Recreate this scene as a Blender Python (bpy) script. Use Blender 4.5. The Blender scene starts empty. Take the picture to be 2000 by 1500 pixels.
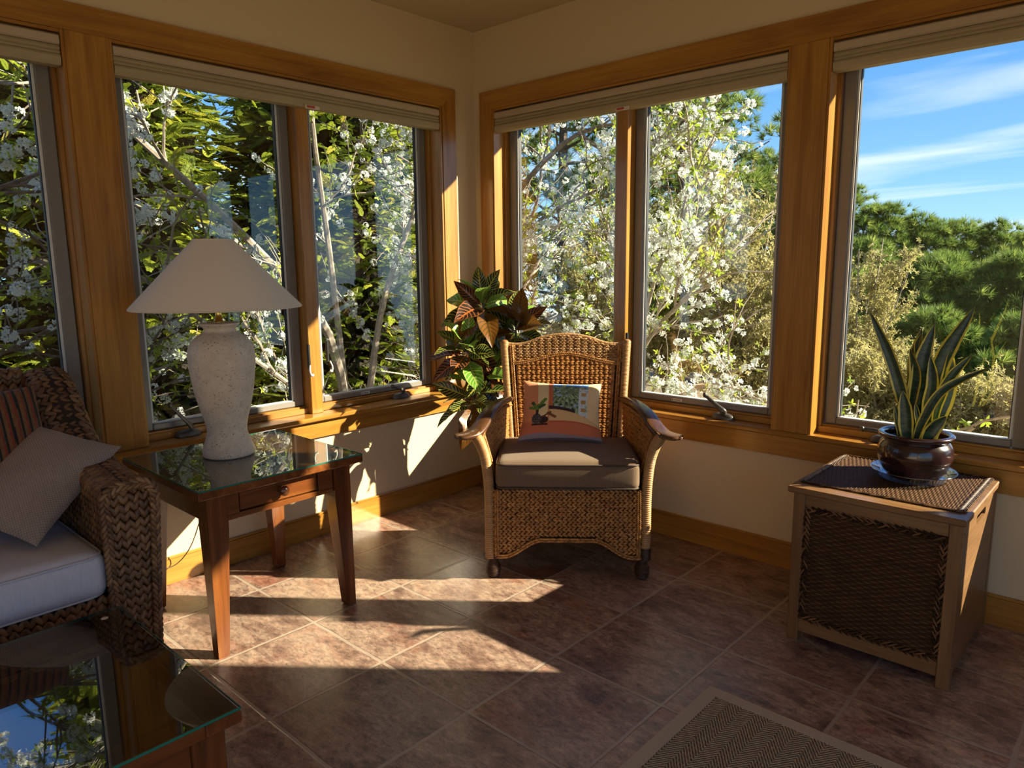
import bpy, bmesh, math, random
import numpy as np
from mathutils import Vector, Matrix
sc=bpy.context.scene
COL=sc.collection
PI=math.pi
R=math.radians
# ---------------------------------------------------------------- camera
cam_d=bpy.data.cameras.new('camera'); cam=bpy.data.objects.new('camera',cam_d); COL.objects.link(cam)
cam_d.sensor_fit='HORIZONTAL'; cam_d.sensor_width=36.0; cam_d.lens=36.0*1412.03/2000.0
cam_d.clip_start=0.02; cam_d.clip_end=400
cam.matrix_world=Matrix(((0.73618001,-0.10320069,0.66887115,3.35174),
                         (0.67670557,0.12745919,-0.72513704,-3.31775),
                         (-0.01041913,0.98646022,0.16366939,1.4588),(0,0,0,1)))
sc.camera=cam
sc.view_settings.view_transform='Standard'; sc.view_settings.look='None'
sc.view_settings.gamma=1.0; sc.view_settings.use_curve_mapping=False
sc.view_settings.exposure=0.90
# ---------------------------------------------------------------- sun
SUN=Vector((-1.0,-0.82,-0.66)).normalized()
sd=bpy.data.lights.new('sun','SUN'); sd.energy=11.0; sd.angle=R(0.6); sd.color=(1.0,0.88,0.66)
so=bpy.data.objects.new('sun',sd); COL.objects.link(so)
so.rotation_euler=SUN.to_track_quat('-Z','Y').to_euler()
# ---------------------------------------------------------------- sky
SKY_STRENGTH=1.12
w=bpy.data.worlds.new('sky'); sc.world=w; w.use_nodes=True
nt=w.node_tree; nt.nodes.clear()
def N(nt,t,**k):
    n=nt.nodes.new(t)
    for a,b in k.items():
        if a.startswith('_'): n.inputs[int(a[1:])].default_value=b
        else: setattr(n,a,b)
    return n
def LK(nt,a,b): nt.links.new(a,b)
def ramp(nt,src,stops,interp='LINEAR'):
    r=nt.nodes.new('ShaderNodeValToRGB'); e=r.color_ramp.elements; r.color_ramp.interpolation=interp
    while len(e)<len(stops): e.new(0.5)
    for i,(p,c) in enumerate(stops):
        e[i].position=p; e[i].color=(c[0],c[1],c[2],1.0)
    if src is not None: nt.links.new(src,r.inputs[0])
    return r
tc=N(nt,'ShaderNodeTexCoord'); sep=N(nt,'ShaderNodeSeparateXYZ'); LK(nt,tc.outputs['Generated'],sep.inputs[0])
grad=ramp(nt,sep.outputs['Z'],[(0.0,(.32,.52,.68)),(.10,(.17,.37,.62)),(.28,(.055,.20,.52)),(.7,(.035,.10,.32))])
zz=N(nt,'ShaderNodeMath',operation='MAXIMUM',_1=0.03); LK(nt,sep.outputs['Z'],zz.inputs[0])
za=N(nt,'ShaderNodeMath',operation='ADD',_1=0.12); LK(nt,zz.outputs[0],za.inputs[0])
dx=N(nt,'ShaderNodeMath',operation='DIVIDE'); LK(nt,sep.outputs['X'],dx.inputs[0]); LK(nt,za.outputs[0],dx.inputs[1])
dy=N(nt,'ShaderNodeMath',operation='DIVIDE'); LK(nt,sep.outputs['Y'],dy.inputs[0]); LK(nt,za.outputs[0],dy.inputs[1])
cb=N(nt,'ShaderNodeCombineXYZ'); LK(nt,dx.outputs[0],cb.inputs[0]); LK(nt,dy.outputs[0],cb.inputs[1])
mp=N(nt,'ShaderNodeMapping'); mp.inputs['Scale'].default_value=(.55,1.9,1); mp.inputs['Rotation'].default_value=(0,0,R(-14)); LK(nt,cb.outputs[0],mp.inputs[0])
nz=N(nt,'ShaderNodeTexNoise'); nz.inputs['Scale'].default_value=.75; nz.inputs['Detail'].default_value=7; nz.inputs['Roughness'].default_value=.5; nz.inputs['Distortion'].default_value=.5
LK(nt,mp.outputs[0],nz.inputs['Vector'])
cl=ramp(nt,nz.outputs['Fac'],[(.46,(0,0,0)),(.72,(.85,.85,.85))])
mx=N(nt,'ShaderNodeMixRGB'); LK(nt,cl.outputs[0],mx.inputs[0]); LK(nt,grad.outputs[0],mx.inputs[1]); mx.inputs[2].default_value=(.62,.66,.70,1)
bg=N(nt,'ShaderNodeBackground'); bg.inputs[1].default_value=SKY_STRENGTH; LK(nt,mx.outputs[0],bg.inputs[0])
wo=N(nt,'ShaderNodeOutputWorld'); LK(nt,bg.outputs[0],wo.inputs[0])

# ================================================================= helpers
def tag(o,label=None,cat=None,group=None,kind=None):
    if label: o['label']=label
    if cat: o['category']=cat
    if group: o['group']=group
    if kind: o['kind']=kind
    return o
def empty(name,loc=(0,0,0),rz=0,label=None,cat=None,group=None):
    o=bpy.data.objects.new(name,None); COL.objects.link(o); o.location=loc; o.rotation_euler=(0,0,rz); o.empty_display_size=.05
    return tag(o,label,cat,group)
class MB:
    def __init__(s): s.V=[]; s.F=[]; s.n=0; s.A=[]
    def add(s,V,F,a=None):
        V=np.asarray(V,float).reshape(-1,3)
        if isinstance(F,np.ndarray): F=[F]
        elif len(F) and not isinstance(F[0],np.ndarray):
            d={}
            for f in F: d.setdefault(len(f),[]).append(f)
            F=[np.array(x,dtype=np.int64) for x in d.values()]
        for f in F: s.F.append(f+s.n)
        s.V.append(V); s.n+=len(V)
        if a is None: a=np.zeros((len(V),3))
        a=np.asarray(a,float)
        if a.ndim==1: a=np.stack([a,a*0,a*0],1)
        s.A.append(a); return s
    def build(s,name,mat,parent=None,smooth=False):
        V=np.concatenate(s.V); me=bpy.data.meshes.new(name)
        me.vertices.add(len(V)); me.vertices.foreach_set('co',V.astype(np.float32).ravel())
        li=np.concatenate([f.ravel() for f in s.F]).astype(np.int32)
        lt=np.concatenate([np.full(len(f),f.shape[1]) for f in s.F]).astype(np.int32)
        ls=(np.cumsum(lt)-lt).astype(np.int32)
        me.loops.add(len(li)); me.loops.foreach_set('vertex_index',li)
        me.polygons.add(len(lt)); me.polygons.foreach_set('loop_start',ls); me.polygons.foreach_set('loop_total',lt)
        at=me.attributes.new('dat','FLOAT_VECTOR','POINT'); at.data.foreach_set('vector',np.concatenate(s.A).astype(np.float32).ravel())
        me.update(calc_edges=True); me.validate()
        me.polygons.foreach_set('use_smooth',np.full(len(me.polygons),bool(smooth)))
        if mat: me.materials.append(mat)
        o=bpy.data.objects.new(name,me); COL.objects.link(o)
        if parent is not None: o.parent=parent
        return o
_bc={}
def box(x0,x1,y0,y1,z0,z1,b=.003):
    x0,x1=min(x0,x1),max(x0,x1); y0,y1=min(y0,y1),max(y0,y1); z0,z1=min(z0,z1),max(z0,z1)
    b=min(b,(x1-x0)*.45,(y1-y0)*.45,(z1-z0)*.45)
    if b<=0:
        V=[(x,y,z) for x in (x0,x1) for y in (y0,y1) for z in (z0,z1)]
        return V,[(0,1,3,2),(4,6,7,5),(0,4,5,1),(2,3,7,6),(0,2,6,4),(1,5,7,3)]
    V=[];I={}
    for i,x in enumerate((x0,x1)):
        for j,y in enumerate((y0,y1)):
            for k,z in enumerate((z0,z1)):
                sx,sy,sz=(b if i==0 else -b),(b if j==0 else -b),(b if k==0 else -b)
                for a,p in enumerate(((x,y+sy,z+sz),(x+sx,y,z+sz),(x+sx,y+sy,z))):
                    I[i,j,k,a]=len(V); V.append(p)
    F=[]
    for i in (0,1):
        q=[I[i,0,0,0],I[i,1,0,0],I[i,1,1,0],I[i,0,1,0]]; F.append(q if i else q[::-1])
        q=[I[0,i,0,1],I[1,i,0,1],I[1,i,1,1],I[0,i,1,1]]; F.append(q[::-1] if i else q)
        q=[I[0,0,i,2],I[1,0,i,2],I[1,1,i,2],I[0,1,i,2]]; F.append(q if i else q[::-1])
    for i in (0,1):
        for j in (0,1):
            F.append([I[i,j,0,0],I[i,j,1,0],I[i,j,1,1],I[i,j,0,1]])
            F.append([I[i,0,j,0],I[i,1,j,0],I[i,1,j,2],I[i,0,j,2]])
            F.append([I[0,i,j,1],I[1,i,j,1],I[1,i,j,2],I[0,i,j,2]])
            for k in (0,1): F.append([I[i,j,k,0],I[i,j,k,1],I[i,j,k,2]])
    # make windings outward
    c=np.array([(x0+x1)/2,(y0+y1)/2,(z0+z1)/2]); Va=np.array(V); G=[]
    for f in F:
        p=Va[f]; n=np.cross(p[1]-p[0],p[2]-p[0])
        G.append(tuple(f) if n@(p.mean(0)-c)>0 else tuple(f[::-1]))
    return V,G
def frame_tpb(pts,closed=False):
    P=np.asarray(pts,float); T=np.gradient(P,axis=0) if not closed else np.roll(P,-1,0)-np.roll(P,1,0)
    T/=np.linalg.norm(T,axis=1)[:,None]+1e-12
    n=np.cross(T[0],(0,0,1.)); 
    if np.linalg.norm(n)<.1: n=np.cross(T[0],(1.,0,0))
    n/=np.linalg.norm(n); Ns=[n]
    for i in range(1,len(P)):
        n=Ns[-1]-T[i]*(Ns[-1]@T[i]); n/=np.linalg.norm(n)+1e-12; Ns.append(n)
    Ns=np.array(Ns); return P,T,Ns,np.cross(T,Ns)
def tube(pts,rad,seg=8,caps=True,closed=False,sx=1.,sy=1.,attr=0.):
    P,T,A,B=frame_tpb(pts,closed); n=len(P); rad=np.broadcast_to(np.asarray(rad,float),(n,))
    th=np.arange(seg)*2*PI/seg
    V=(P[:,None,:]+rad[:,None,None]*(np.cos(th)[None,:,None]*A[:,None,:]*sx+np.sin(th)[None,:,None]*B[:,None,:]*sy)).reshape(-1,3)
    i=np.arange(n if closed else n-1)[:,None]*seg; j=np.arange(seg)[None,:]; j2=(j+1)%seg; i2=(i+seg)%(n*seg)
    F=[np.stack([i+j,i2+j,i2+j2,i+j2],-1).reshape(-1,4)[:,::-1]]
    if caps and not closed:
        F.append(np.arange(seg)[None,:].copy()); F.append((np.arange(seg)[::-1]+(n-1)*seg)[None,:])
    return V,F
def lathe(prof,seg=32,c=(0,0,0)):
    P=np.asarray(prof,float); n=len(P); th=np.arange(seg)*2*PI/seg
    V=np.stack([P[:,0,None]*np.cos(th)+c[0],P[:,0,None]*np.sin(th)+c[1],np.broadcast_to(P[:,1,None]+c[2],(n,seg))],-1).reshape(-1,3)
    i=np.arange(n-1)[:,None]*seg; j=np.arange(seg)[None,:]; j2=(j+1)%seg
    return V,[np.stack([i+j,i+j2,i+seg+j2,i+seg+j],-1).reshape(-1,4)]
def grid(fn,na,nb,a0=0,a1=1,b0=0,b1=1,flip=False):
    a,b=np.meshgrid(np.linspace(a0,a1,na),np.linspace(b0,b1,nb),indexing='ij')
    V=fn(a.ravel(),b.ravel()); i=np.arange(na-1)[:,None]*nb; j=np.arange(nb-1)[None,:]
    F=np.stack([i+j,i+nb+j,i+nb+j+1,i+j+1],-1).reshape(-1,4)
    return V,[F[:,::-1] if flip else F]
def prism(poly,axis,a0,a1):
    """poly: 2D outline in the two other axes, extruded along axis"""
    n=len(poly); V=[]
    for a in (a0,a1):
        for p in poly:
            v=[p[0],p[1]]; v.insert(axis,a); V.append(v)
    F=[tuple(range(n)),tuple(range(n,2*n))[::-1]]+[(i,(i+1)%n,n+(i+1)%n,n+i) for i in range(n)]
    return V,F
def spline(ctrl,n):
    P=np.asarray(ctrl,float); m=len(P)
    if m<3: t=np.linspace(0,1,n)[:,None]; return P[0]*(1-t)+P[-1]*t
    Q=np.vstack([2*P[0]-P[1],P,2*P[-1]-P[-2]]); out=[]
    for t in np.linspace(0,m-1,n):
        i=min(int(t),m-2); u=t-i; a,b,c,d=Q[i:i+4]
        out.append(.5*((2*b)+(-a+c)*u+(2*a-5*b+4*c-d)*u*u+(-a+3*b-3*c+d)*u**3))
    return np.array(out)
def scatter(tv,tf,pos,mats,attr=None,ta=None):
    """copies of a small template, merged: tv (n,3), tf list of arrays, pos (m,3), mats (m,3,3) columns = axes"""
    tv=np.asarray(tv,float); n=len(tv); m=len(pos)
    V=np.einsum('mij,nj->mni',mats,tv)+np.asarray(pos)[:,None,:]
    F=[(f[None,:,:]+(np.arange(m)*n)[:,None,None]).reshape(-1,f.shape[1]) for f in tf]
    A=np.zeros((m,n,3))
    if attr is not None:
        attr=np.asarray(attr); 
        if attr.ndim==1: A[:,:,0]=attr[:,None]
        else: A[:]=attr[:,None,:]
    if ta is not None: A[:,:,1]=np.asarray(ta)[None,:]
    return V.reshape(-1,3),F,A.reshape(-1,3)
def basis(x,up,scale=None):
    """rotation matrices with x axis along x and z near up"""
    x=x/(np.linalg.norm(x,axis=1)[:,None]+1e-12)
    y=np.cross(up,x); l=np.linalg.norm(y,axis=1)[:,None]; y=np.where(l<1e-3,np.array([[0,1.,0]]),y/(l+1e-12)); z=np.cross(x,y)
    M=np.stack([x,y,z],-1)
    if scale is not None:
        scale=np.asarray(scale); M=M*(scale[:,None,None] if scale.ndim==1 else scale[:,None,:])
    return M
def rndunit(rs,m):
    v=rs.normal(size=(m,3)); return v/np.linalg.norm(v,axis=1)[:,None]
# ================================================================= materials
def newmat(name):
    m=bpy.data.materials.new(name); m.use_nodes=True; nt=m.node_tree; b=nt.nodes['Principled BSDF']; return m,nt,b
def coords(nt,scale=(1,1,1),rot=(0,0,0),loc=(0,0,0)):
    t=N(nt,'ShaderNodeTexCoord'); mp=N(nt,'ShaderNodeMapping')
    mp.inputs['Scale'].default_value=scale; mp.inputs['Rotation'].default_value=rot; mp.inputs['Location'].default_value=loc
    LK(nt,t.outputs['Object'],mp.inputs[0]); return mp.outputs[0]
def noise(nt,vec,scale,detail=3,rough=.5,dist=0.):
    n=N(nt,'ShaderNodeTexNoise'); n.inputs['Scale'].default_value=scale; n.inputs['Detail'].default_value=detail
    n.inputs['Roughness'].default_value=rough; n.inputs['Distortion'].default_value=dist; LK(nt,vec,n.inputs['Vector']); return n.outputs['Fac']
def mixc(nt,f,a,b,mode='MIX'):
    m=N(nt,'ShaderNodeMixRGB',blend_type=mode)
    for k,v in ((0,f),(1,a),(2,b)):
        if isinstance(v,(int,float)): m.inputs[k].default_value=v
        elif isinstance(v,tuple): m.inputs[k].default_value=(v[0],v[1],v[2],1)
        else: LK(nt,v,m.inputs[k])
    return m.outputs[0]
def math_(nt,op,a,b=None,c=None,clamp=False):
    m=N(nt,'ShaderNodeMath',operation=op); m.use_clamp=clamp
    for k,v in enumerate((a,b,c)):
        if v is None: continue
        if isinstance(v,(int,float)): m.inputs[k].default_value=v
        else: LK(nt,v,m.inputs[k])
    return m.outputs[0]
def bump(nt,b,h,strength=.3,dist=.002):
    n=N(nt,'ShaderNodeBump'); n.inputs['Strength'].default_value=strength; n.inputs['Distance'].default_value=dist
    LK(nt,h,n.inputs['Height']); LK(nt,n.outputs[0],b.inputs['Normal'])
def attr(nt):
    a=N(nt,'ShaderNodeAttribute'); a.attribute_name='dat'; s=N(nt,'ShaderNodeSeparateXYZ'); LK(nt,a.outputs['Vector'],s.inputs[0]); return a.outputs['Vector'],s.outputs
def plain(name,col,rough=.5,metal=0.,var=0.,vs=20,bs=0.,coat=0.,spec=.5):
    m,nt,b=newmat(name); v=coords(nt)
    f=noise(nt,v,vs,4,.6)
    d=tuple(c*(1-var) for c in col); e=tuple(min(1,c*(1+var)) for c in col)
    r=ramp(nt,f,[(.3,d),(.7,e)]); LK(nt,r.outputs[0],b.inputs['Base Color'])
    b.inputs['Roughness'].default_value=rough; b.inputs['Metallic'].default_value=metal; b.inputs['Specular IOR Level'].default_value=spec
    b.inputs['Coat Weight'].default_value=coat; b.inputs['Coat Roughness'].default_value=.12
    if bs: bump(nt,b,f,bs,.002)
    return m
_wood={}
def wood(kind,axis):
    key=(kind,axis)
    if key in _wood: return _wood[key]
    pal={'trim':((.235,.092,.012),(.37,.165,.024),(.46,.225,.038),.32,.35),
         'cherry':((.075,.020,.006),(.15,.044,.010),(.23,.078,.018),.25,.5),
         'dark':((.035,.014,.006),(.080,.032,.012),(.13,.056,.020),.30,.25),
         'hamper':((.13,.062,.022),(.20,.10,.038),(.27,.145,.055),.4,.1)}[kind]
    m,nt,b=newmat(kind+'_wood_'+'xyz'[axis])
    s=[22,22,22]; s[axis]=1.6; v=coords(nt,tuple(s))
    f1=noise(nt,v,1.,5,.6,.6)
    s=[150,150,150]; s[axis]=4; f2=noise(nt,coords(nt,tuple(s)),1.,3,.5)
    s=[5,5,5]; s[axis]=1.2; f3=noise(nt,coords(nt,tuple(s)),1.,2,.5)
    sm=math_(nt,'ADD',math_(nt,'MULTIPLY',f1,.65),math_(nt,'MULTIPLY',f3,.35))
    r=ramp(nt,sm,[(.34,pal[0]),(.50,pal[1]),(.66,pal[2])])
    c=mixc(nt,.22,r.outputs[0],ramp(nt,f2,[(.35,(.35,.3,.25)),(.6,(1,1,1))]).outputs[0],'MULTIPLY')
    LK(nt,c,b.inputs['Base Color']); b.inputs['Roughness'].default_value=pal[3]; b.inputs['Coat Weight'].default_value=pal[4]; b.inputs['Coat Roughness'].default_value=.12
    bump(nt,b,f2,.08,.001)
    _wood[key]=m; return m
M={}
M['wall']=plain('cream_wall_paint',(.62,.50,.31),.75,0,.02,60,.05)
M['ceiling']=plain('ceiling_paint',(.50,.40,.245),.8,0,.02,40,.03)
M['sash']=plain('grey_tan_sash',(.20,.185,.165),.35,0,.05,30)
M['spacer']=plain('pale_glazing_strip',(.62,.63,.62),.4,0,.03,30)
M['gasket']=plain('black_gasket',(.012,.012,.014),.5,0,.05,30)
M['blind']=plain('beige_blind_cloth',(.36,.29,.165),.7,0,.05,8,.02)
M['blind_rail']=plain('beige_blind_rail',(.46,.37,.25),.45,0,.03,8)
M['clip']=plain('clear_clip',(.62,.55,.45),.15)
M['red']=plain('red_label',(.45,.04,.03),.5)
M['bronze']=plain('bronze_hardware',(.10,.09,.075),.38,.55,.2,60)
M['hook']=plain('pale_hook',(.62,.60,.55),.35)
M['siding']=plain('exterior_shingle',(.30,.27,.23),.8,0,.2,12,.2)
M['brass']=plain('brass',(.75,.52,.16),.22,1.0,.05,20)
M['finial']=plain('dark_finial',(.06,.03,.02),.35,.5)
M['black']=plain('black_plastic',(.01,.01,.01),.4)
M['cord']=plain('brown_cord',(.10,.065,.035),.5)
M['white']=plain('white_paper',(.75,.75,.73),.6)
M['soil']=plain('potting_soil',(.022,.015,.010),.95,0,.5,90,.8)
M['dark_core']=plain('dark_weave_core',(.030,.016,.008),.9,0,.4,40)
M['inner_panel']=plain('brown_recess',(.045,.022,.012),.45,0,.3,20)
# glass pane: clear with fresnel reflection
def glassmat(name,tint=(1,1,1),ior=1.5,extra=0.0,rough=0.0):
    m=bpy.data.materials.new(name); m.use_nodes=True; nt=m.node_tree; nt.nodes.clear()
    o=N(nt,'ShaderNodeOutputMaterial'); mixs=N(nt,'ShaderNodeMixShader'); tr=N(nt,'ShaderNodeBsdfTransparent'); gl=N(nt,'ShaderNodeBsdfGlossy')
    tr.inputs[0].default_value=(*tint,1); gl.inputs['Roughness'].default_value=rough; gl.inputs[0].default_value=(1,1,1,1)
    fr=N(nt,'ShaderNodeFresnel'); ge=N(nt,'ShaderNodeNewGeometry')
    LK(nt,math_(nt,'ADD',math_(nt,'MULTIPLY',ge.outputs['Backfacing'],1/ior-ior),ior),fr.inputs[0])
    f=math_(nt,'ADD',fr.outputs[0],extra,clamp=True)
    LK(nt,f,mixs.inputs[0]); LK(nt,tr.outputs[0],mixs.inputs[1]); LK(nt,gl.outputs[0],mixs.inputs[2]); LK(nt,mixs.outputs[0],o.inputs[0]); return m
M['glass']=glassmat('window_glass',(.97,.985,.97))
M['tabletop_glass']=glassmat('tabletop_glass',(.86,.93,.90),1.55,.05)
M['coffee_glass']=glassmat('coffee_table_glass',(.60,.63,.64),1.6,.10)
M['saucer']=glassmat('clear_plastic',(.70,.76,.80),1.45,.16,.12)
m,nt,b=newmat('glass_edge'); b.inputs['Base Color'].default_value=(.02,.16,.12,1); b.inputs['Roughness'].default_value=.1; M['glass_edge']=m
# floor tiles
def floor_mat():
    m,nt,b=newmat('slate_look_tile'); T=.4572
    t=N(nt,'ShaderNodeTexCoord'); s=N(nt,'ShaderNodeSeparateXYZ'); LK(nt,t.outputs['Object'],s.inputs[0])
    v=t.outputs['Object']
    wob=noise(nt,v,9,3,.6); wb=math_(nt,'MULTIPLY',math_(nt,'SUBTRACT',wob,.5),.010)
    ds=[];cells=[]
    for ax,off in ((0,1.7573),(1,-1.823)):
        q=math_(nt,'DIVIDE',math_(nt,'ADD',math_(nt,'SUBTRACT',s.outputs[ax],off),wb),T)
        cells.append(math_(nt,'FLOOR',q)); f=math_(nt,'FRACT',q)
        ds.append(math_(nt,'MULTIPLY',math_(nt,'SUBTRACT',.5,math_(nt,'ABSOLUTE',math_(nt,'SUBTRACT',f,.5))),T))
    d=math_(nt,'SMOOTH_MIN',ds[0],ds[1],.010)
    gm=N(nt,'ShaderNodeMapRange'); LK(nt,d,gm.inputs[0]); gm.inputs[1].default_value=.0045; gm.inputs[2].default_value=.0085; g=gm.outputs[0]
    cv=N(nt,'ShaderNodeCombineXYZ'); LK(nt,cells[0],cv.inputs[0]); LK(nt,cells[1],cv.inputs[1])
    wn=N(nt,'ShaderNodeTexWhiteNoise',noise_dimensions='3D'); LK(nt,cv.outputs[0],wn.inputs['Vector'])
    off=N(nt,'ShaderNodeVectorMath',operation='MULTIPLY_ADD'); LK(nt,wn.outputs['Color'],off.inputs[0]); off.inputs[1].default_value=(7,7,7); LK(nt,v,off.inputs[2])
    mp=N(nt,'ShaderNodeMapping'); mp.inputs['Rotation'].default_value=(0,0,.5); mp.inputs['Scale'].default_value=(1,1.9,1); LK(nt,off.outputs[0],mp.inputs[0])
    n1=noise(nt,mp.outputs[0],4.2,8,.68,.35); n2=noise(nt,mp.outputs[0],26,7,.78,.4); n3=noise(nt,mp.outputs[0],140,3,.7)
    base=ramp(nt,n1,[(.32,(.115,.065,.052)),(.44,(.22,.137,.104)),(.54,(.34,.238,.178)),(.66,(.25,.172,.130))]).outputs[0]
    red=ramp(nt,noise(nt,mp.outputs[0],2.1,5,.65,.5),[(.52,(0,0,0)),(.68,(1,1,1))]).outputs[0]
    base=mixc(nt,math_(nt,'MULTIPLY',red,.75),base,(.25,.090,.055))
    sp=ramp(nt,n2,[(.34,(.36,.33,.31)),(.47,(.95,.95,.95)),(.64,(1.6,1.56,1.48))]).outputs[0]
    base=mixc(nt,.9,base,sp,'MULTIPLY')
    sp2=ramp(nt,n3,[(.30,(.60,.57,.55)),(.44,(1,1,1)),(.74,(1.2,1.2,1.2))]).outputs[0]
    base=mixc(nt,.8,base,sp2,'MULTIPLY')
    tv=ramp(nt,wn.outputs['Value'],[(0,(.82,.80,.80)),(1,(1.12,1.12,1.12))]).outputs[0]
    base=mixc(nt,1.,base,tv,'MULTIPLY')
    gr=mixc(nt,n2,(.28,.205,.155),(.46,.37,.29))
    LK(nt,mixc(nt,g,gr,base),b.inputs['Base Color'])
    ro=N(nt,'ShaderNodeMapRange'); LK(nt,n2,ro.inputs[0]); ro.inputs[3].default_value=.22; ro.inputs[4].default_value=.40; LK(nt,ro.outputs[0],b.inputs['Roughness'])
    h=math_(nt,'ADD',math_(nt,'MULTIPLY',g,1.),math_(nt,'ADD',math_(nt,'MULTIPLY',n2,.5),math_(nt,'MULTIPLY',n3,.18)))
    bump(nt,b,h,.55,.0022); return m
M['floor']=floor_mat()
# strand colours: dat.x random
def strandmat(name,stops,rough=.5,bs=.25,sc_=220):
    m,nt,b=newmat(name); _,s=attr(nt); v=coords(nt)
    n=noise(nt,v,sc_,2,.5); f=math_(nt,'ADD',math_(nt,'MULTIPLY',s[0],.8),math_(nt,'MULTIPLY',n,.25))
    r=ramp(nt,f,stops); LK(nt,r.outputs[0],b.inputs['Base Color']); b.inputs['Roughness'].default_value=rough
    bump(nt,b,n,bs,.0015); return m
M['rattan']=strandmat('golden_rattan',[(.05,(.19,.070,.013)),(.5,(.36,.145,.028)),(.95,(.50,.235,.058))],.40)
M['rattan_wrap']=strandmat('pale_rattan_wrap',[(.05,(.24,.110,.034)),(.5,(.40,.205,.070)),(.95,(.52,.30,.12))],.42)
M['seagrass']=strandmat('brown_seagrass',[(.05,(.070,.030,.010)),(.5,(.17,.078,.027)),(.95,(.30,.155,.060))],.45)
M['dark_wrap']=strandmat('dark_wrapped_foot',[(.05,(.03,.012,.006)),(.95,(.075,.033,.016))],.4)
M['hamper_weave']=strandmat('dark_wicker',[(.0,(.010,.005,.003)),(.42,(.055,.026,.011)),(1.,(.24,.12,.05))],.6,.2,400)
M['hamper_weave'].node_tree.nodes['Principled BSDF'].inputs['Specular IOR Level'].default_value=.10
M['braid_light']=strandmat('light_braid',[(.0,(.06,.035,.022)),(1.,(.20,.13,.085))],.38,.2,400)
# painted cloth: colour kept per vertex in dat
def vcol(name,rough=.85,bs=.15,sc_=700):
    m,nt,b=newmat(name); a,_=attr(nt); LK(nt,a,b.inputs['Base Color']); b.inputs['Roughness'].default_value=rough
    b.inputs['Sheen Weight'].default_value=.15
    n=noise(nt,coords(nt),sc_,2,.5); bump(nt,b,n,bs,.001); return m
M['printed_cloth']=vcol('printed_cloth')
M['striped_cloth']=vcol('striped_chenille',.95,.6,350)
def cloth(name,c1,c2,sx=900,bs=.4,rough=.9,chk=True,sheen=.1):
    m,nt,b=newmat(name); a,_=attr(nt)   # dat = u,v in metres
    s=N(nt,'ShaderNodeSeparateXYZ'); LK(nt,a,s.inputs[0])
    x=math_(nt,'SINE',math_(nt,'MULTIPLY',s.outputs[0],sx)); y=math_(nt,'SINE',math_(nt,'MULTIPLY',s.outputs[1],sx))
    w=math_(nt,'MULTIPLY',x,y) if chk else math_(nt,'ADD',math_(nt,'MULTIPLY',x,.5),math_(nt,'MULTIPLY',y,.2))
    n=noise(nt,coords(nt,(160,160,12)),1.,3,.6)
    f=math_(nt,'ADD',math_(nt,'MULTIPLY',w,.28),math_(nt,'ADD',math_(nt,'MULTIPLY',n,.5),.25))
    LK(nt,ramp(nt,f,[(.2,c1),(.8,c2)]).outputs[0],b.inputs['Base Color']); b.inputs['Roughness'].default_value=rough; b.inputs['Sheen Weight'].default_value=sheen
    bump(nt,b,f,bs,.0015); return m
M['taupe']=cloth('taupe_basketweave',(.20,.145,.115),(.345,.265,.215),620,.7)
M['brown_cloth']=cloth('brown_twill',(.13,.078,.042),(.20,.125,.070),2200,.25)
M['pale_cloth']=cloth('pale_grey_linen',(.48,.47,.50),(.66,.65,.69),1800,.2)
M['piping_dark']=plain('brown_piping',(.07,.042,.026),.7)
M['piping_light']=plain('linen_piping',(.50,.49,.52),.8)
m,nt,b=newmat('pitted_cream_ceramic')
v=coords(nt); vo=N(nt,'ShaderNodeTexVoronoi'); vo.inputs['Scale'].default_value=95; vo.inputs['Randomness'].default_value=1.
wv=N(nt,'ShaderNodeVectorMath',operation='ADD'); nn=N(nt,'ShaderNodeTexNoise'); nn.inputs['Scale'].default_value=35; LK(nt,v,nn.inputs['Vector'])
sc2=N(nt,'ShaderNodeVectorMath',operation='SCALE'); LK(nt,nn.outputs['Color'],sc2.inputs[0]); sc2.inputs['Scale'].default_value=.02
LK(nt,v,wv.inputs[0]); LK(nt,sc2.outputs[0],wv.inputs[1]); LK(nt,wv.outputs[0],vo.inputs['Vector'])
pit=ramp(nt,vo.outputs['Distance'],[(.12,(0,0,0)),(.28,(1,1,1))]).outputs[0]; n5=noise(nt,v,26,5,.7)
pm=ramp(nt,noise(nt,v,30,3,.6),[(.45,(1,1,1)),(.56,(0,0,0))]).outputs[0]
pit2=math_(nt,'MAXIMUM',pit,pm)
c=mixc(nt,pit2,(.26,.17,.10),ramp(nt,n5,[(.3,(.60,.49,.36)),(.7,(.74,.63,.48))]).outputs[0])
LK(nt,c,b.inputs['Base Color']); b.inputs['Roughness'].default_value=.7; bump(nt,b,math_(nt,'ADD',pit2,math_(nt,'MULTIPLY',n5,.5)),.6,.002); M['ceramic']=m
m,nt,b=newmat('cream_shade_fabric'); f=noise(nt,coords(nt,(1,1,1)),500,2,.5)
LK(nt,ramp(nt,f,[(.3,(.66,.56,.44)),(.7,(.74,.64,.51))]).outputs[0],b.inputs['Base Color']); b.inputs['Roughness'].default_value=.85; bump(nt,b,f,.1,.001); M['shade']=m
m,nt,b=newmat('glazed_oxblood_pot'); f=noise(nt,coords(nt,(1,1,2)),14,4,.65,.8)
LK(nt,ramp(nt,f,[(.35,(.012,.006,.007)),(.6,(.034,.011,.012)),(.75,(.06,.026,.024))]).outputs[0],b.inputs['Base Color']); b.inputs['Roughness'].default_value=.22; b.inputs['Coat Weight'].default_value=.6; b.inputs['Coat Roughness'].default_value=.06; bump(nt,b,f,.12,.004); M['pot']=m
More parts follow.
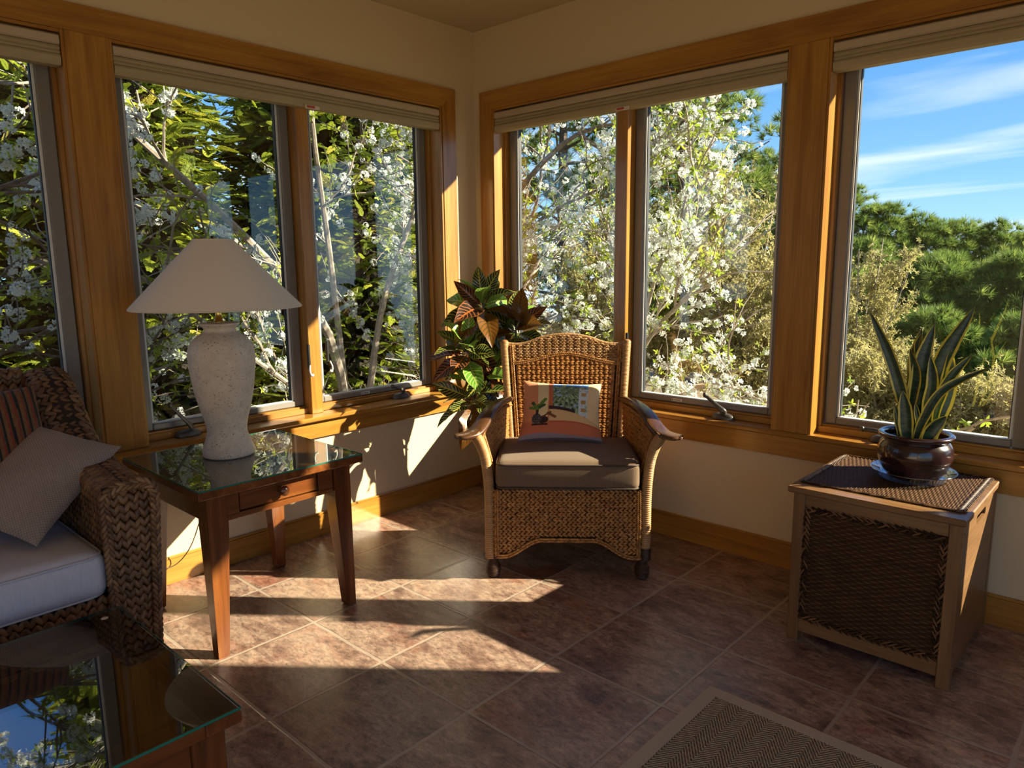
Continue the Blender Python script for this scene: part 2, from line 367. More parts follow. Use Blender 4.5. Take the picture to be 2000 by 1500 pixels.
m,nt,b=newmat('tan_clay_pot'); f=noise(nt,coords(nt),14,4,.65); LK(nt,ramp(nt,f,[(.3,(.35,.17,.09)),(.7,(.5,.27,.16))]).outputs[0],b.inputs['Base Color']); M['clay']=m
# snake plant leaf: dat.x=|across| dat.y=along
m,nt,b=newmat('snake_leaf'); _,s=attr(nt)
n1=noise(nt,coords(nt,(30,30,90)),1.,3,.6,1.); g=ramp(nt,n1,[(.35,(.006,.022,.012)),(.62,(.030,.075,.035))]).outputs[0]
e=math_(nt,'ADD',s[0],math_(nt,'MULTIPLY',math_(nt,'SUBTRACT',noise(nt,coords(nt),60,2),.5),.10))
em=ramp(nt,e,[(.70,(0,0,0)),(.76,(1,1,1))]).outputs[0]
LK(nt,mixc(nt,em,g,(.62,.52,.07)),b.inputs['Base Color']); b.inputs['Roughness'].default_value=.35; M['snake']=m
# croton leaf: dat.x across -1..1, dat.y along 0..1, dat.z palette random
m,nt,b=newmat('croton_leaf'); _,s=attr(nt)
ax=math_(nt,'ABSOLUTE',s[0])
ph=math_(nt,'SUBTRACT',math_(nt,'MULTIPLY',s[1],11.),math_(nt,'MULTIPLY',ax,2.4))
ph=math_(nt,'ADD',ph,math_(nt,'MULTIPLY',noise(nt,coords(nt),25,2),.6))
vn=math_(nt,'ABSOLUTE',math_(nt,'SUBTRACT',math_(nt,'FRACT',ph),.5))
vein=ramp(nt,vn,[(.07,(1,1,1)),(.15,(0,0,0))]).outputs[0]
mid=ramp(nt,ax,[(.05,(1,1,1)),(.11,(0,0,0))]).outputs[0]
edge=ramp(nt,ax,[(.86,(0,0,0)),(.96,(1,1,1))]).outputs[0]
vm=math_(nt,'MAXIMUM',vein,math_(nt,'MAXIMUM',mid,math_(nt,'MULTIPLY',edge,.6)))
body=ramp(nt,s[2],[(0,(.012,.035,.012)),(.30,(.020,.060,.016)),(.45,(.025,.014,.012)),(.60,(.035,.012,.012)),(.64,(.22,.085,.012)),(.78,(.30,.15,.02)),(.82,(.12,.32,.03)),(1,(.22,.45,.07))],'CONSTANT').outputs[0]
vc=ramp(nt,s[2],[(0,(.50,.42,.08)),(.30,(.42,.38,.07)),(.45,(.42,.13,.035)),(.60,(.35,.10,.03)),(.64,(.07,.045,.01)),(.82,(.55,.62,.16)),(1,(.5,.6,.2))],'CONSTANT').outputs[0]
LK(nt,mixc(nt,vm,body,vc),b.inputs['Base Color']); b.inputs['Roughness'].default_value=.28; b.inputs['Coat Weight'].default_value=.2
out=[n for n in nt.nodes if n.type=='OUTPUT_MATERIAL'][0]; tl=N(nt,'ShaderNodeBsdfTranslucent'); LK(nt,mixc(nt,vm,body,vc),tl.inputs[0]); ms=N(nt,'ShaderNodeMixShader'); ms.inputs[0].default_value=.35
LK(nt,b.outputs[0],ms.inputs[1]); LK(nt,tl.outputs[0],ms.inputs[2]); LK(nt,ms.outputs[0],out.inputs[0]); M['croton']=m
def leafmat(name,stops,trans=.4,rough=.5):
    m,nt,b=newmat(name); _,s=attr(nt); r=ramp(nt,s[0],stops).outputs[0]; LK(nt,r,b.inputs['Base Color']); b.inputs['Roughness'].default_value=rough
    b.inputs['Specular IOR Level'].default_value=.25
    out=[n for n in nt.nodes if n.type=='OUTPUT_MATERIAL'][0]; tl=N(nt,'ShaderNodeBsdfTranslucent'); LK(nt,r,tl.inputs[0]); ms=N(nt,'ShaderNodeMixShader'); ms.inputs[0].default_value=trans
    LK(nt,b.outputs[0],ms.inputs[1]); LK(nt,tl.outputs[0],ms.inputs[2]); LK(nt,ms.outputs[0],out.inputs[0]); return m
M['petal']=leafmat('white_petals',[(0,(.62,.66,.60)),(1,(.86,.88,.84))],.45)
M['new_leaf']=leafmat('new_green_leaves',[(0,(.20,.30,.025)),(1,(.50,.58,.07))],.5)
M['cedar']=leafmat('cedar_sprays',[(0,(.030,.060,.008)),(.45,(.12,.17,.018)),(.8,(.38,.43,.045)),(1,(.50,.44,.08))],.5)
M['pine']=leafmat('pine_needles',[(0,(.055,.11,.020)),(.6,(.17,.25,.050)),(1,(.32,.38,.09))],.5)
M['buff']=leafmat('buff_buds',[(0,(.28,.25,.085)),(1,(.48,.43,.19))],.5)
M['bark']=plain('grey_bark',(.16,.125,.10),.9,0,.45,30,.3)
M['twig']=plain('pale_twigs',(.30,.25,.20),.9,0,.3,30)
M['core']=plain('dark_brown_inner_twigs',(.030,.024,.014),1.,0,.5,9)  # darkened to stand for the shade deep inside the cedar crowns
M['ground']=plain('leaf_litter_ground',(.16,.13,.07),.95,0,.5,3,.3)
# ================================================================= the room
def struct(name,mb,mat,smooth=False,parent=None):
    o=mb.build(name,mat,parent,smooth)
    if parent is None: o['kind']='structure'
    return o
def slab(*b,bv=0.): V,F=box(*b,b=bv); return MB().add(V,F)
XE,YE,CE=5.2,-6.0,2.856       # far side wall, wall behind the camera, ceiling
SILL,HEAD,TOP,APR=.670,2.386,2.492,.550
LG=[(-4.10,-2.277),(-2.113,-.292)]; RG=[(.163,1.988),(2.151,3.85)]
struct('floor',slab(0,XE,YE,0,-.1,0),M['floor'])
struct('ceiling',slab(0,XE,YE,0,CE,CE+.1),M['ceiling'])
def WB(side,s0,s1,n0,n1,z0,z1,b=.002):
    """box on a window wall: s along the wall, n outwards"""
    return box(s0,s1,n0,n1,z0,z1,b) if side=='R' else box(-n1,-n0,s0,s1,z0,z1,b)
def wallbox(mb,side,s0,s1,z0,z1,n0=0.,n1=.15): mb.add(*WB(side,s0,s1,n0,n1,z0,z1,0))
wl=MB()
wallbox(wl,'L',YE,-4.10,0,CE); wallbox(wl,'L',-4.10,-.292,0,SILL-.03); wallbox(wl,'L',-4.10,-.292,HEAD,CE); wallbox(wl,'L',-.292,0.,0,CE)
struct('wall_left',wl,M['wall'])
wr=MB()
wallbox(wr,'R',-.15,.163,0,CE); wallbox(wr,'R',.163,3.85,0,SILL-.03); wallbox(wr,'R',.163,3.85,HEAD,CE); wallbox(wr,'R',3.85,XE+.15,0,CE)
struct('wall_right',wr,M['wall'])
# the unseen half of the sun room: openings in the back and side walls are added to let in fill light
wb=MB()
for a in ((0,2.7,0,CE),(4.9,XE,0,CE),(2.7,4.9,0,.5),(2.7,4.9,2.4,CE)): wb.add(*box(a[0],a[1],YE-.15,YE,a[2],a[3],0))
struct('wall_back',wb,M['wall'])
ws=MB()
for a in ((-1.5,0,0,CE),(YE-.15,-5.8,0,CE),(-5.8,-1.5,0,.1),(-5.8,-1.5,2.3,CE)): ws.add(*box(XE,XE+.15,a[0],a[1],a[2],a[3],0))
struct('wall_side',ws,M['wall'])
# unseen eaves outside, added to cut off the sun at the window heads
ev=MB(); ev.add(*box(-.75,XE+.75,.15,.72,2.70,2.82,0)); ev.add(*box(-.75,-.15,YE-.5,.15,2.70,2.82,0)); struct('trim_1',ev,M['siding'])
# baseboards
def bb(name,side,s0,s1):
    ax=0 if side=='R' else 1
    mb=MB(); mb.add(*WB(side,s0,s1,-.016,0,0,.118,.001)); mb.add(*WB(side,s0,s1,-.012,0,.118,.1303,.002)); struct(name,mb,wood('trim',ax))
bb('baseboard_left','L',YE,0); bb('baseboard_right','R',.016,XE)
# casings, apron, stool
def trimset(side,groups,s_in,s_out,k,nose):
    """s_in: outer casing edge next to the corner, s_out: other end"""
    ax=0 if side=='R' else 1; lo,hi=min(s_in,s_out),max(s_in,s_out); c=.106
    # header with mitred ends
    poly=[(lo,TOP),(hi,TOP),(hi-c,HEAD),(lo+c,HEAD)]
    V,F=prism(poly,1 if side=='R' else 0,-.02,0) if side=='R' else prism(poly,0,0,.02)
    struct('trim_%d'%k,MB().add(V,F),wood('trim',ax)); k+=1
    for a,b,sgn in ((lo,lo+c,1),(hi-c,hi,-1)):
        o,i=(a,b) if sgn>0 else (b,a)
        poly=[(o,SILL),(i,SILL),(i,HEAD),(o,TOP)]
        V,F=prism(poly,1,-.02,0) if side=='R' else prism(poly,0,0,.02)
        struct('trim_%d'%k,MB().add(V,F),wood('trim',2)); k+=1
    p0,p1=sorted([groups[0][1],groups[1][0]])
    struct('trim_%d'%k,MB().add(*WB(side,p0,p1,-.022,.15,SILL,HEAD,.003)),wood('trim',2)); k+=1
    struct('trim_%d'%k,MB().add(*WB(side,lo-.0,hi+.0,-nose,.10,SILL-.024,SILL,.005)),wood('trim',ax)); k+=1   # stool
    struct('trim_%d'%k,MB().add(*WB(side,lo,hi,-.021,0,APR,SILL-.024,.002)),wood('trim',ax)); k+=1            # apron
    return k
k=trimset('L',LG,-.183,-4.206,2,.055)
k=trimset('R',RG,.060,3.956,k,.030)
# windows ---------------------------------------------------------
def window(num,side,s0,s1,cranks,hooks):
    root=bpy.data.objects.new('window_%d'%num,None); COL.objects.link(root); root['kind']='structure'; root.empty_display_size=.05
    ax=0 if side=='R' else 1
    c=(s0+s1)/2
    mb=MB()
    for a,b in ((s0,s0+.012),(s1-.012,s1)): mb.add(*WB(side,a,b,-.015,.14,SILL,HEAD,.001))
    for a,b in ((s0+.012,s0+.026),(s1-.026,s1-.012)): mb.add(*WB(side,a,b,.075,.14,SILL+.03,HEAD,.001))
    mb.build('window_frame',wood('trim',2),root)
    mb=MB(); mb.add(*WB(side,s0,s1,-.01,.14,HEAD-.012,HEAD,.001)); mb.add(*WB(side,s0+.012,s1-.012,.070,.15,SILL,SILL+.030,.003)); mb.add(*WB(side,s0+.012,s1-.012,.090,.15,SILL+.03,SILL+.038,.001))
    mb.build('window_frame',wood('trim',ax),root)
    mb=MB(); mb.add(*WB(side,c-.035,c+.035,.035,.15,SILL,HEAD,.003)); mb.build('mullion',wood('trim',2),root)
    for i,(a,b) in enumerate(((s0+.028,c-.038),(c+.038,s1-.028))):
        mb=MB(); z0,z1,wd=SILL+.040,HEAD-.02,.052
        mb.add(*WB(side,a,a+wd,.108,.150,z0,z1,.004)); mb.add(*WB(side,b-wd,b,.108,.150,z0,z1,.004))
        mb.add(*WB(side,a+wd,b-wd,.108,.150,z0,z0+.030,.004)); mb.add(*WB(side,a+wd,b-wd,.108,.150,z1-.04,z1,.004))
        sash=mb.build('sash',M['sash'],root)
        mb=MB(); g=.010
        mb.add(*WB(side,a+wd,a+wd+g,.118,.150,z0+.03,z1-.04,.001)); mb.add(*WB(side,b-wd-g,b-wd,.118,.150,z0+.03,z1-.04,.001))
        mb.add(*WB(side,a+wd,b-wd,.118,.150,z0+.03,z0+.034,.001)); mb.build('glazing_strip',M['spacer'],sash)
        mb=MB(); mb.add(*WB(side,a+wd+g,a+wd+g+.004,.125,.146,z0+.034,z1-.04,.0)); mb.add(*WB(side,b-wd-g-.004,b-wd-g,.125,.146,z0+.034,z1-.04,.0))
        mb.build('gasket',M['gasket'],sash)
        mb=MB(); mb.add(*WB(side,a+wd-.004,b-wd+.004,.134,.138,z0+.026,z1-.036,0)); mb.build('window_pane',M['glass'],sash)
        # small etched maker strip, unreadable at this size, on the sash rail
        if (num,i) in ((2,1),(3,1)):
            q=c+.038+.30 if num==2 else c+.038+.26
            st=MB(); st.add(*WB(side,q,q+.06,.1065,.1085,z0+.008,z0+.022,.0)); st.build('label_strip',M['white'],sash)
            st=MB()
            for t_ in range(7): st.add(*WB(side,q+.014+t_*.006,q+.0175+t_*.006,.1058,.1066,z0+.011,z0+.019,.0))
            st.add(*WB(side,q+.003,q+.009,.1058,.1066,z0+.011,z0+.019,.0)); st.build('lettering',M['black'],sash)
    def T(s,n,z): return np.array((s,n,z)) if side=='R' else np.array((-n,s,z))
    for s,dirn,lift in cranks:
        z=SILL+.030
        th=np.linspace(0,2*PI,28,endpoint=False)
        mb=MB()
        def dome(a,b_): 
            r=np.cos(b_*PI/2); return np.array([T(s+.062*np.cos(t)*rr,.055+.030*np.sin(t)*rr-.004,z-.028+.030*np.sin(q*PI/2)) for t,rr,q in zip(a*2*PI,r**.6,b_)])
        V,F=grid(dome,29,9,0,1,0,1); mb.add(V,F)
        base=mb.build('crank_base',M['bronze'],root,True)
        P=[T(s+dirn*x,.045-y,z+zz) for x,y,zz in ((0,0,-.005),(-.012,.012,.012),(.01,.020,.022+lift*.2),(.045,.026,.030+lift*.55),(.085,.030,.035+lift))]
        mb=MB(); pp=spline(P,16); mb.add(*tube(pp,np.interp(np.linspace(0,1,16),[0,.3,.6,1],[.014,.011,.0075,.006]),10,sx=1.4,sy=.8))
        h=mb.build('crank_handle',M['bronze'],root,True)
        e=pp[-1]; mb=MB(); mb.add(*lathe([(0,-.013),(.008,-.011),(.0105,0),(.008,.011),(0,.013)],14,tuple(e))); mb.build('knob',M['bronze'],h,True)
    for s,z,sg in hooks:
        P=[T(s,.030,z+.12),T(s,.026,z+.06),T(s+sg*.004,.015,z+.02),T(s+sg*.012,.006,z-.01),T(s+sg*.006,.002,z-.035),T(s-sg*.006,.004,z-.030)]
        mb=MB(); mb.add(*tube(spline(P[2:],14),[.0045]*8+[.005,.006,.007,.0075,.008,.006],8)); h=mb.build('sash_lock',M['hook'],root,True)
        mb=MB(); mb.add(*WB(side,s-.007,s+.007,.022,.038,z,z+.13,.003)); mb.build('lock_plate',M['black'],h)
    return root
window(1,'L',*LG[0],cranks=[],hooks=[])
window(2,'L',*LG[1],cranks=[(-1.90,-1,.10),(-.62,-1,.02)],hooks=[(-1.243,.92,-1),(-1.128,.93,1)])
window(3,'R',*RG[0],cranks=[(1.70,-1,.055)],hooks=[(1.128,.95,-1)])
window(4,'R',*RG[1],cranks=[(2.46,-1,-.01)],hooks=[])
# blinds ----------------------------------------------------------
def blind(side,s0,s1,label,clip=True):
    root=empty('pleated_blind',(0,0,0),0,label,'window blind','raised pleated blinds at the window heads')
    a,b=s0+.016,s1-.016
    def pr(poly): # poly in (n,z)
        if side=='R': return prism([(p[0],p[1]) for p in poly],0,a,b)
        V,F=prism([(-p[0],p[1]) for p in poly],1,a,b); return V,F
    MB().add(*pr([(.0,2.368),(-.012,2.360),(-.014,2.332),(-.006,2.327),(.055,2.327),(.055,2.370)])).build('head_rail',M['blind_rail'],root)
    pl=[(-.004,2.325),(-.010,2.316),(-.004,2.309),(-.011,2.300),(-.005,2.293),(.05,2.293),(.046,2.301),(.052,2.309),(.046,2.317),(.05,2.325)]
    MB().add(*pr(pl)).build('pleated_cloth',M['blind'],root)
    MB().add(*pr([(-.008,2.291),(-.014,2.282),(-.012,2.262),(-.004,2.250),(.044,2.250),(.05,2.262),(.05,2.291)])).build('bottom_rail',M['blind'],root)
    if clip:
        c=(a+b)/2
        h=MB(); h.add(*WB(side,c-.02,c+.05,-.020,-.012,2.262,2.330,.004)); 
        h=MB().add(*WB(side,c-.010,c+.075,-.019,-.013,2.243,2.262,.003)); o=h.build('pull_tab',M['clip'],root)
        MB().add(*WB(side,c+.0,c+.045,-.0205,-.018,2.247,2.257,.0)).build('tab_label',M['red'],o)
    return root
blind('L',*LG[0],'beige pleated blind raised above the far left window, cut by the frame',False)
blind('L',*LG[1],'beige pleated blind raised above the double window behind the lamp')
blind('R',*RG[0],'beige pleated blind raised above the double window behind the wicker armchair')
blind('R',*RG[1],'beige pleated blind raised above the window behind the snake plant',False)
# ================================================================= weaving
rs=np.random.RandomState(7)
def strand_tpl(nr=6,ns=7):
    V=[(-.5,0,0)]; 
    for i in range(1,ns-1):
        t=i/(ns-1)*2-1; r=(1-abs(t)**2.6)**.6*.5
        for j in range(nr):
            a=2*PI*j/nr; V.append((t*.5,r*math.cos(a),r*math.sin(a)))
    V.append((.5,0,0)); n=len(V); tri=[];q=[]
    for j in range(nr):
        k=(j+1)%nr; tri.append((0,1+k,1+j)); tri.append((n-1,n-1-nr+j,n-1-nr+k))
        for i in range(ns-3): q.append((1+i*nr+j,1+i*nr+k,1+(i+1)*nr+k,1+(i+1)*nr+j))
    return np.array(V),[np.array(tri),np.array(q)]
STV,STF=strand_tpl()
def surf(S,a,b,e=1e-3):
    p=S(a,b); ta=(S(a+e,b)-S(a-e,b)); tb=(S(a,b+e)-S(a,b-e))
    la=np.linalg.norm(ta,axis=1)[:,None]; ta=ta/la; n=np.cross(ta,tb); n/=np.linalg.norm(n,axis=1)[:,None]+1e-12
    return p,ta,np.cross(n,ta),n
def weave(mb,S,A,B,pa,pb,L,W,H,slant=.5,mask=None,rough=.0,lift=.25,vert=False,flip=1,band=False):
    """strands laid over surface S(a in 0..A, b in 0..B); rows step along b, strands run along a"""
    na,nb=max(1,int(round(A/pa))),max(1,int(round(B/pb)))
    i,j=np.meshgrid(np.arange(na),np.arange(nb),indexing='ij'); i=i.ravel(); j=j.ravel()
    a=(i+.5+(.5*(j%2) if band else 0))*A/na; b=(j+.5)*B/nb
    a=np.clip(a+rs.uniform(-.08,.08,len(a))*pa,.002,A-.002); b=np.clip(b+rs.uniform(-.08,.08,len(a))*pb,.002,B-.002)
    if mask is not None:
        k=mask(a,b); i,j,a,b=i[k],j[k],a[k],b[k]
    p,ta,tb,n=surf(S,a,b); n=n*flip
    s=np.where(j%2==0,slant,-slant)+rs.normal(size=len(a))*.06
    d=ta*np.cos(s)[:,None]+tb*np.sin(s)[:,None]
    tip=lift*np.where((i+j)%2==0,1,-1)*(1 if band else 0)+(0 if band else lift)
    d=d+n*np.broadcast_to(np.asarray(tip).reshape(-1,1),(len(a),1))*.6
    sc_=np.stack([L*rs.uniform(.94,1.08,len(a)),W*rs.uniform(.92,1.08,len(a)),H*rs.uniform(.9,1.1,len(a))],1)
    V,F,At=scatter(STV,STF,p+n*H*.35,basis(d,n,sc_),np.clip(rs.beta(2.5,2.5,len(a)),0,1))
    mb.add(V,F,At); return mb
def braid(mb,path,width,pitch,nrm,H=None):
    """rope-like braid along a path lying on a surface with normal nrm"""
    P=np.asarray(path,float); seg=np.linalg.norm(np.diff(P,axis=0),axis=1); cum=np.concatenate([[0],np.cumsum(seg)]); m=int(cum[-1]/pitch)
    t=(np.arange(m)+.5)*pitch; X=np.stack([np.interp(t,cum,P[:,k]) for k in range(3)],1)
    T=np.stack([np.interp(t,cum,np.gradient(P[:,k],cum)) for k in range(3)],1); T/=np.linalg.norm(T,axis=1)[:,None]
    nrm=np.broadcast_to(np.asarray(nrm,float),X.shape); Bn=np.cross(nrm,T); H=H or width*.45
    for sgn in (1,-1):
        d=T+Bn*sgn*-.55
        V,F,At=scatter(STV,STF,X+Bn*sgn*width*.24+nrm*H*.4+T*(pitch*.5 if sgn<0 else 0),basis(d,nrm,np.tile([pitch*2.0,width*.42,H],(m,1))),rs.rand(m))
        mb.add(V,F,At)
    return mb
def wrap(mb,path,r0,pitch,seg=14,amp=.12,rad=None):
    """a post bound with cane"""
    P=np.asarray(path,float); L=np.linalg.norm(np.diff(P,axis=0),axis=1).sum(); n=int(L/pitch*4)+2
    Q=spline(P,n); rr=np.interp(np.linspace(0,1,n),np.linspace(0,1,len(r0)),r0) if hasattr(r0,'__len__') else np.full(n,r0)
    k=np.arange(n); rr=rr*(1-amp+amp*np.abs(np.sin(k*PI/4)))
    V,F=tube(Q,rr,seg); at=np.repeat((.15+.45*np.abs(np.sin(np.arange(n)*PI/4))+.3*rs.rand(n//4+2).repeat(4)[:n]),seg); mb.add(V,F,at); return mb
# ================================================================= wicker armchair
ac=empty('wicker_armchair',(1.3675,-.798,0),math.atan2(.635,.772),'golden wicker armchair with curved dark wood arms and brown seat cushion','armchair')
def xf(z): # half width of the front at height z
    return np.interp(z,[0,.1,.42,.56,.64,.70],[.362,.362,.362,.372,.392,.412])
def mirror(f,sg): return lambda a,b:f(a,b)*np.array([sg,1,1])
def arch(x):
    ax=np.abs(x); t=np.clip((ax-.12)/(.30-.12),0,1); t=t*t*(3-2*t); return .190-(.190-.108)*t
# front skirt
mb=MB(); S=lambda a,b:np.stack([a-.345,np.full_like(a,.004),.10+b],1)
Sg=lambda a,b:np.stack([a*.69-.345,np.full_like(a,.010),arch(a*.69-.345)+b*(.432-arch(a*.69-.345))],1)
mb.add(*grid(Sg,60,3)); mb.build('skirt_backing',M['dark_core'],ac)
mb=MB(); weave(mb,S,.69,.33,.0215,.0118,.032,.0135,.009,.50,mask=lambda a,b:(.10+b)>arch(a-.345)+.012,flip=1,lift=-.2)
sk=mb.build('front_skirt',M['rattan'],ac,True)
mb=MB(); xs=np.linspace(-.335,.335,60); braid(mb,np.stack([xs,np.full(60,-.002),arch(xs)],1),.022,.010,(0,-1,0))
for s in (-1,1): braid(mb,[(s*.328,-.004,.11),(s*.328,-.004,.27),(s*.326,-.004,.43)],.022,.010,(0,-1,0))
mb.build('braided_edge',M['rattan'],sk,True)
# side skirts + rear
for s in (-1,1):
    mb=MB(); Sd=lambda a,b:np.stack([np.full_like(a,s*.362),.02+a,.115+b],1)
    mb.add(*grid(lambda a,b:Sd(a*.56,b*.32),2,2)); mb.build('skirt_backing',M['dark_core'],ac)
    mb=MB(); weave(mb,Sd,.56,.32,.0215,.0118,.032,.0135,.009,.5,flip=s,lift=.2); mb.build('side_skirt',M['rattan'],ac,True)
mb=MB(); Sd=lambda a,b:np.stack([a-.33,np.full_like(a,.585),.115+b],1); mb.add(*grid(lambda a,b:Sd(a*.66,b*.32),2,2)); mb.build('skirt_backing',M['dark_core'],ac)
slab(-.35,.35,.01,.58,.405,.43,bv=.004).build('seat_deck',M['dark_core'],ac)
# bun feet
for s,y in ((-1,.018),(1,.018),(-1,.56),(1,.56)):
    zz_=np.linspace(0,.112,141); pr=np.interp(zz_,[0,.008,.03,.055,.085,.112],[.020,.028,.0345,.033,.022,.020])*(1+.055*np.sin(zz_*2*PI/.0072))
    V,F=lathe(np.concatenate([[[0,0]],np.stack([pr,zz_],1)]),24,(s*.348,y,0)); MB().add(V,F,np.repeat(.5+.5*np.sin(np.arange(142)*.9),24)).build('foot',M['dark_wrap'],ac,True)
# front posts
for s in (-1,1):
    mb=MB(); wrap(mb,[(s*.362,.012,.095),(s*.362,.012,.25),(s*.362,.012,.42),(s*.374,.010,.56),(s*.396,.006,.64),(s*.425,.002,.695)],[.024,.024,.025,.025,.026,.028],.0072,16,.16)
    p=mb.build('front_post',M['rattan_wrap'],ac,True)
    if s>0:
        mb=MB(); wrap(mb,[(s*.362,.011,.095),(s*.362,.011,.125),(s*.362,.011,.155)],.0262,.0066,16,.1); mb.build('dark_binding',M['dark_wrap'],p,True)
# back: plane reclining from y .50 (z .44) to y .64 (z 1.06)
def by(z): return .49+.15*(z-.44)/.62
def hw(z): return .285+.040*(z-.5)/.54
def crown(x): 
    t=np.clip(np.abs(x)/.31,0,1); return 1.086-.047*(t*t*(3-2*t))-.010*np.sin(np.clip((t-.45)/.55,0,1)*PI)
def arc2(x): t=np.clip(np.abs(x)/.27,0,1); return .985-.048*(t*t*(3-2*t))
Bk=lambda a,b:np.stack([(a-.31)*hw(.44+b)/.31*.98,by(.44+b)+.0*a,.44+b],1)
def bg_(a,b):
    x=(a-.5)*.62; z=.44+b*(crown(x)-.44-.004); return np.stack([x*hw(z)/.31,by(z)+.006,z],1)
MB().add(*grid(bg_,40,8)).build('back_backing',M['dark_core'],ac)
def bg2(a,b):
    x=(a-.5)*.64; z=.12+b*(crown(x)-.12-.004); return np.stack([x*np.maximum(hw(z),.29)/.31,np.where(z>.44,by(z)+.028,.518+0*z),z],1)
MB().add(*grid(bg2,40,14,flip=True)).build('back_rear',M['rattan'],ac)
mb=MB(); weave(mb,Bk,.62,.56,.0260,.0125,.037,.0178,.012,.34,mask=lambda a,b:((.44+b)<arc2(a-.31)-.006)&(np.abs(a-.31)<.268),flip=1,lift=-.25)
bk=mb.build('back_panel',M['rattan'],ac,True)
mb=MB(); weave(mb,Bk,.62,.66,.019,.0085,.024,.0092,.008,0.,mask=lambda a,b:((.44+b)>arc2(a-.31)+.006)&((.44+b)<crown(a-.31)-.006),lift=-.35,band=True)
mb.build('top_band',M['rattan_wrap'],ac,True)
mb=MB(); xs=np.linspace(-.28,.28,50); z_=arc2(xs); braid(mb,np.stack([xs*hw(z_)/.31,by(z_)-.004,z_],1),.020,.010,(0,-1,.2))
for s in (-1,1):
    for xx in (.272,):
        zz_=np.linspace(.50,1.03,20); braid(mb,np.stack([s*(hw(zz_)-.036),by(zz_)-.004,zz_],1),.021,.010,(0,-1,.2))
    zz_=np.linspace(.50,.93,20); braid(mb,np.stack([s*(hw(zz_)-.062),by(zz_)-.003,zz_],1),.014,.009,(0,-1,.2))
mb.build('braided_edge',M['rattan'],bk,True)
mb=MB(); xs=np.linspace(-.33,.33,30); z_=crown(xs); wrap(mb,np.stack([xs*1.0,by(z_)+.012,z_-.002],1),.011,.0072,10,.15); mb.build('crown_rail',M['rattan_wrap'],ac,True)
for s in (-1,1):
    mb=MB(); zz_=np.linspace(.42,1.045,8); wrap(mb,np.stack([s*(hw(zz_)+.000),by(zz_)+.004,zz_],1),.0235,.0072,16,.16)
    e=(s*hw(1.045),by(1.045)+.004,1.045); mb.add(*lathe([(.0235,0),(.020,.008),(.012,.014),(0,.016)],14,e)); mb.build('back_post',M['rattan_wrap'],ac,True)
    mb=MB(); wrap(mb,[(s*.335,.585,.10),(s*.33,.575,.3),(s*.30,.53,.46)],.022,.0072,12,.15); mb.build('rear_post',M['rattan_wrap'],ac,True)
# arms
for s in (-1,1):
    top=spline([(.292,.51,.762),(.305,.40,.778),(.338,.28,.780),(.375,.17,.758),(.402,.08,.718),(.430,.02,.694),(.468,-.015,.688),(.506,-.035,.690)],34)*np.array([s,1,1])
    wd=np.interp(np.linspace(0,1,34),[0,.15,.45,.72,.93,1],[.018,.028,.036,.044,.042,.020]); th=np.interp(np.linspace(0,1,34),[0,.3,.8,1],[.014,.015,.016,.010])
    T=np.gradient(top,axis=0); T/=np.linalg.norm(T,axis=1)[:,None]; Bx=np.cross(T,(0,0,1.)); Bx/=np.linalg.norm(Bx,axis=1)[:,None]; Ux=np.cross(Bx,T)
    ang=np.arange(16)*2*PI/16; ca=np.sign(np.cos(ang))*np.abs(np.cos(ang))**.75; sa=np.sign(np.sin(ang))*np.abs(np.sin(ang))**.75
    V=(top[:,None,:]+wd[:,None,None]*ca[None,:,None]*Bx[:,None,:]+th[:,None,None]*sa[None,:,None]*Ux[:,None,:]).reshape(-1,3)
    _,F=tube(top,.01,16); MB().add(V,[f[:,::-1] for f in F]).build('arm',wood('dark',1),ac,True)
    # woven arm sides (inner and outer skins)
    tp=spline([(.298,.50,.752),(.315,.40,.762),(.350,.27,.756),(.392,.14,.722),(.414,.04,.690)],40)
    def As(a,b,off=0.):
        u=np.clip(a/.52,0,1); X=np.interp(u,np.linspace(0,1,40),tp[:,0]); Y=np.interp(u,np.linspace(0,1,40),tp[:,1]); Z=np.interp(u,np.linspace(0,1,40),tp[:,2])
        v=b/.30; z0=.43; x0=.350-.045*(1-u)**2; y0=.50-.46*u; vv=v**1.5
        return np.stack([s*(x0+(X-x0)*vv+off),y0+(Y-y0)*v,z0+(Z-z0)*v],1)
    MB().add(*grid(lambda a,b:As(a*.52,b*.30,.004),20,6)).build('arm_backing',M['dark_core'],ac)
    mb=MB(); weave(mb,lambda a,b:As(a,b,-.006),.52,.30,.0215,.0118,.032,.0135,.008,.5,flip=-1 if s>0 else 1,lift=.1); weave(mb,lambda a,b:As(a,b,.014),.52,.30,.0215,.0118,.032,.0135,.008,.5,flip=1 if s>0 else -1,lift=.1)
    mb.build('arm_panel',M['rattan'],ac,True)
    mb=MB(); q=As(np.linspace(0,.50,30),np.full(30,.285),-.014); braid(mb,q,.016,.009,(-s,0,.3)); mb.build('braided_edge',M['rattan'],ac,True); mb=MB(); q=As(np.full(20,.490),np.linspace(.02,.28,20),-.014); braid(mb,q,.016,.009,(-s,0,0)); mb.build('braided_edge',M['rattan'],ac,True)
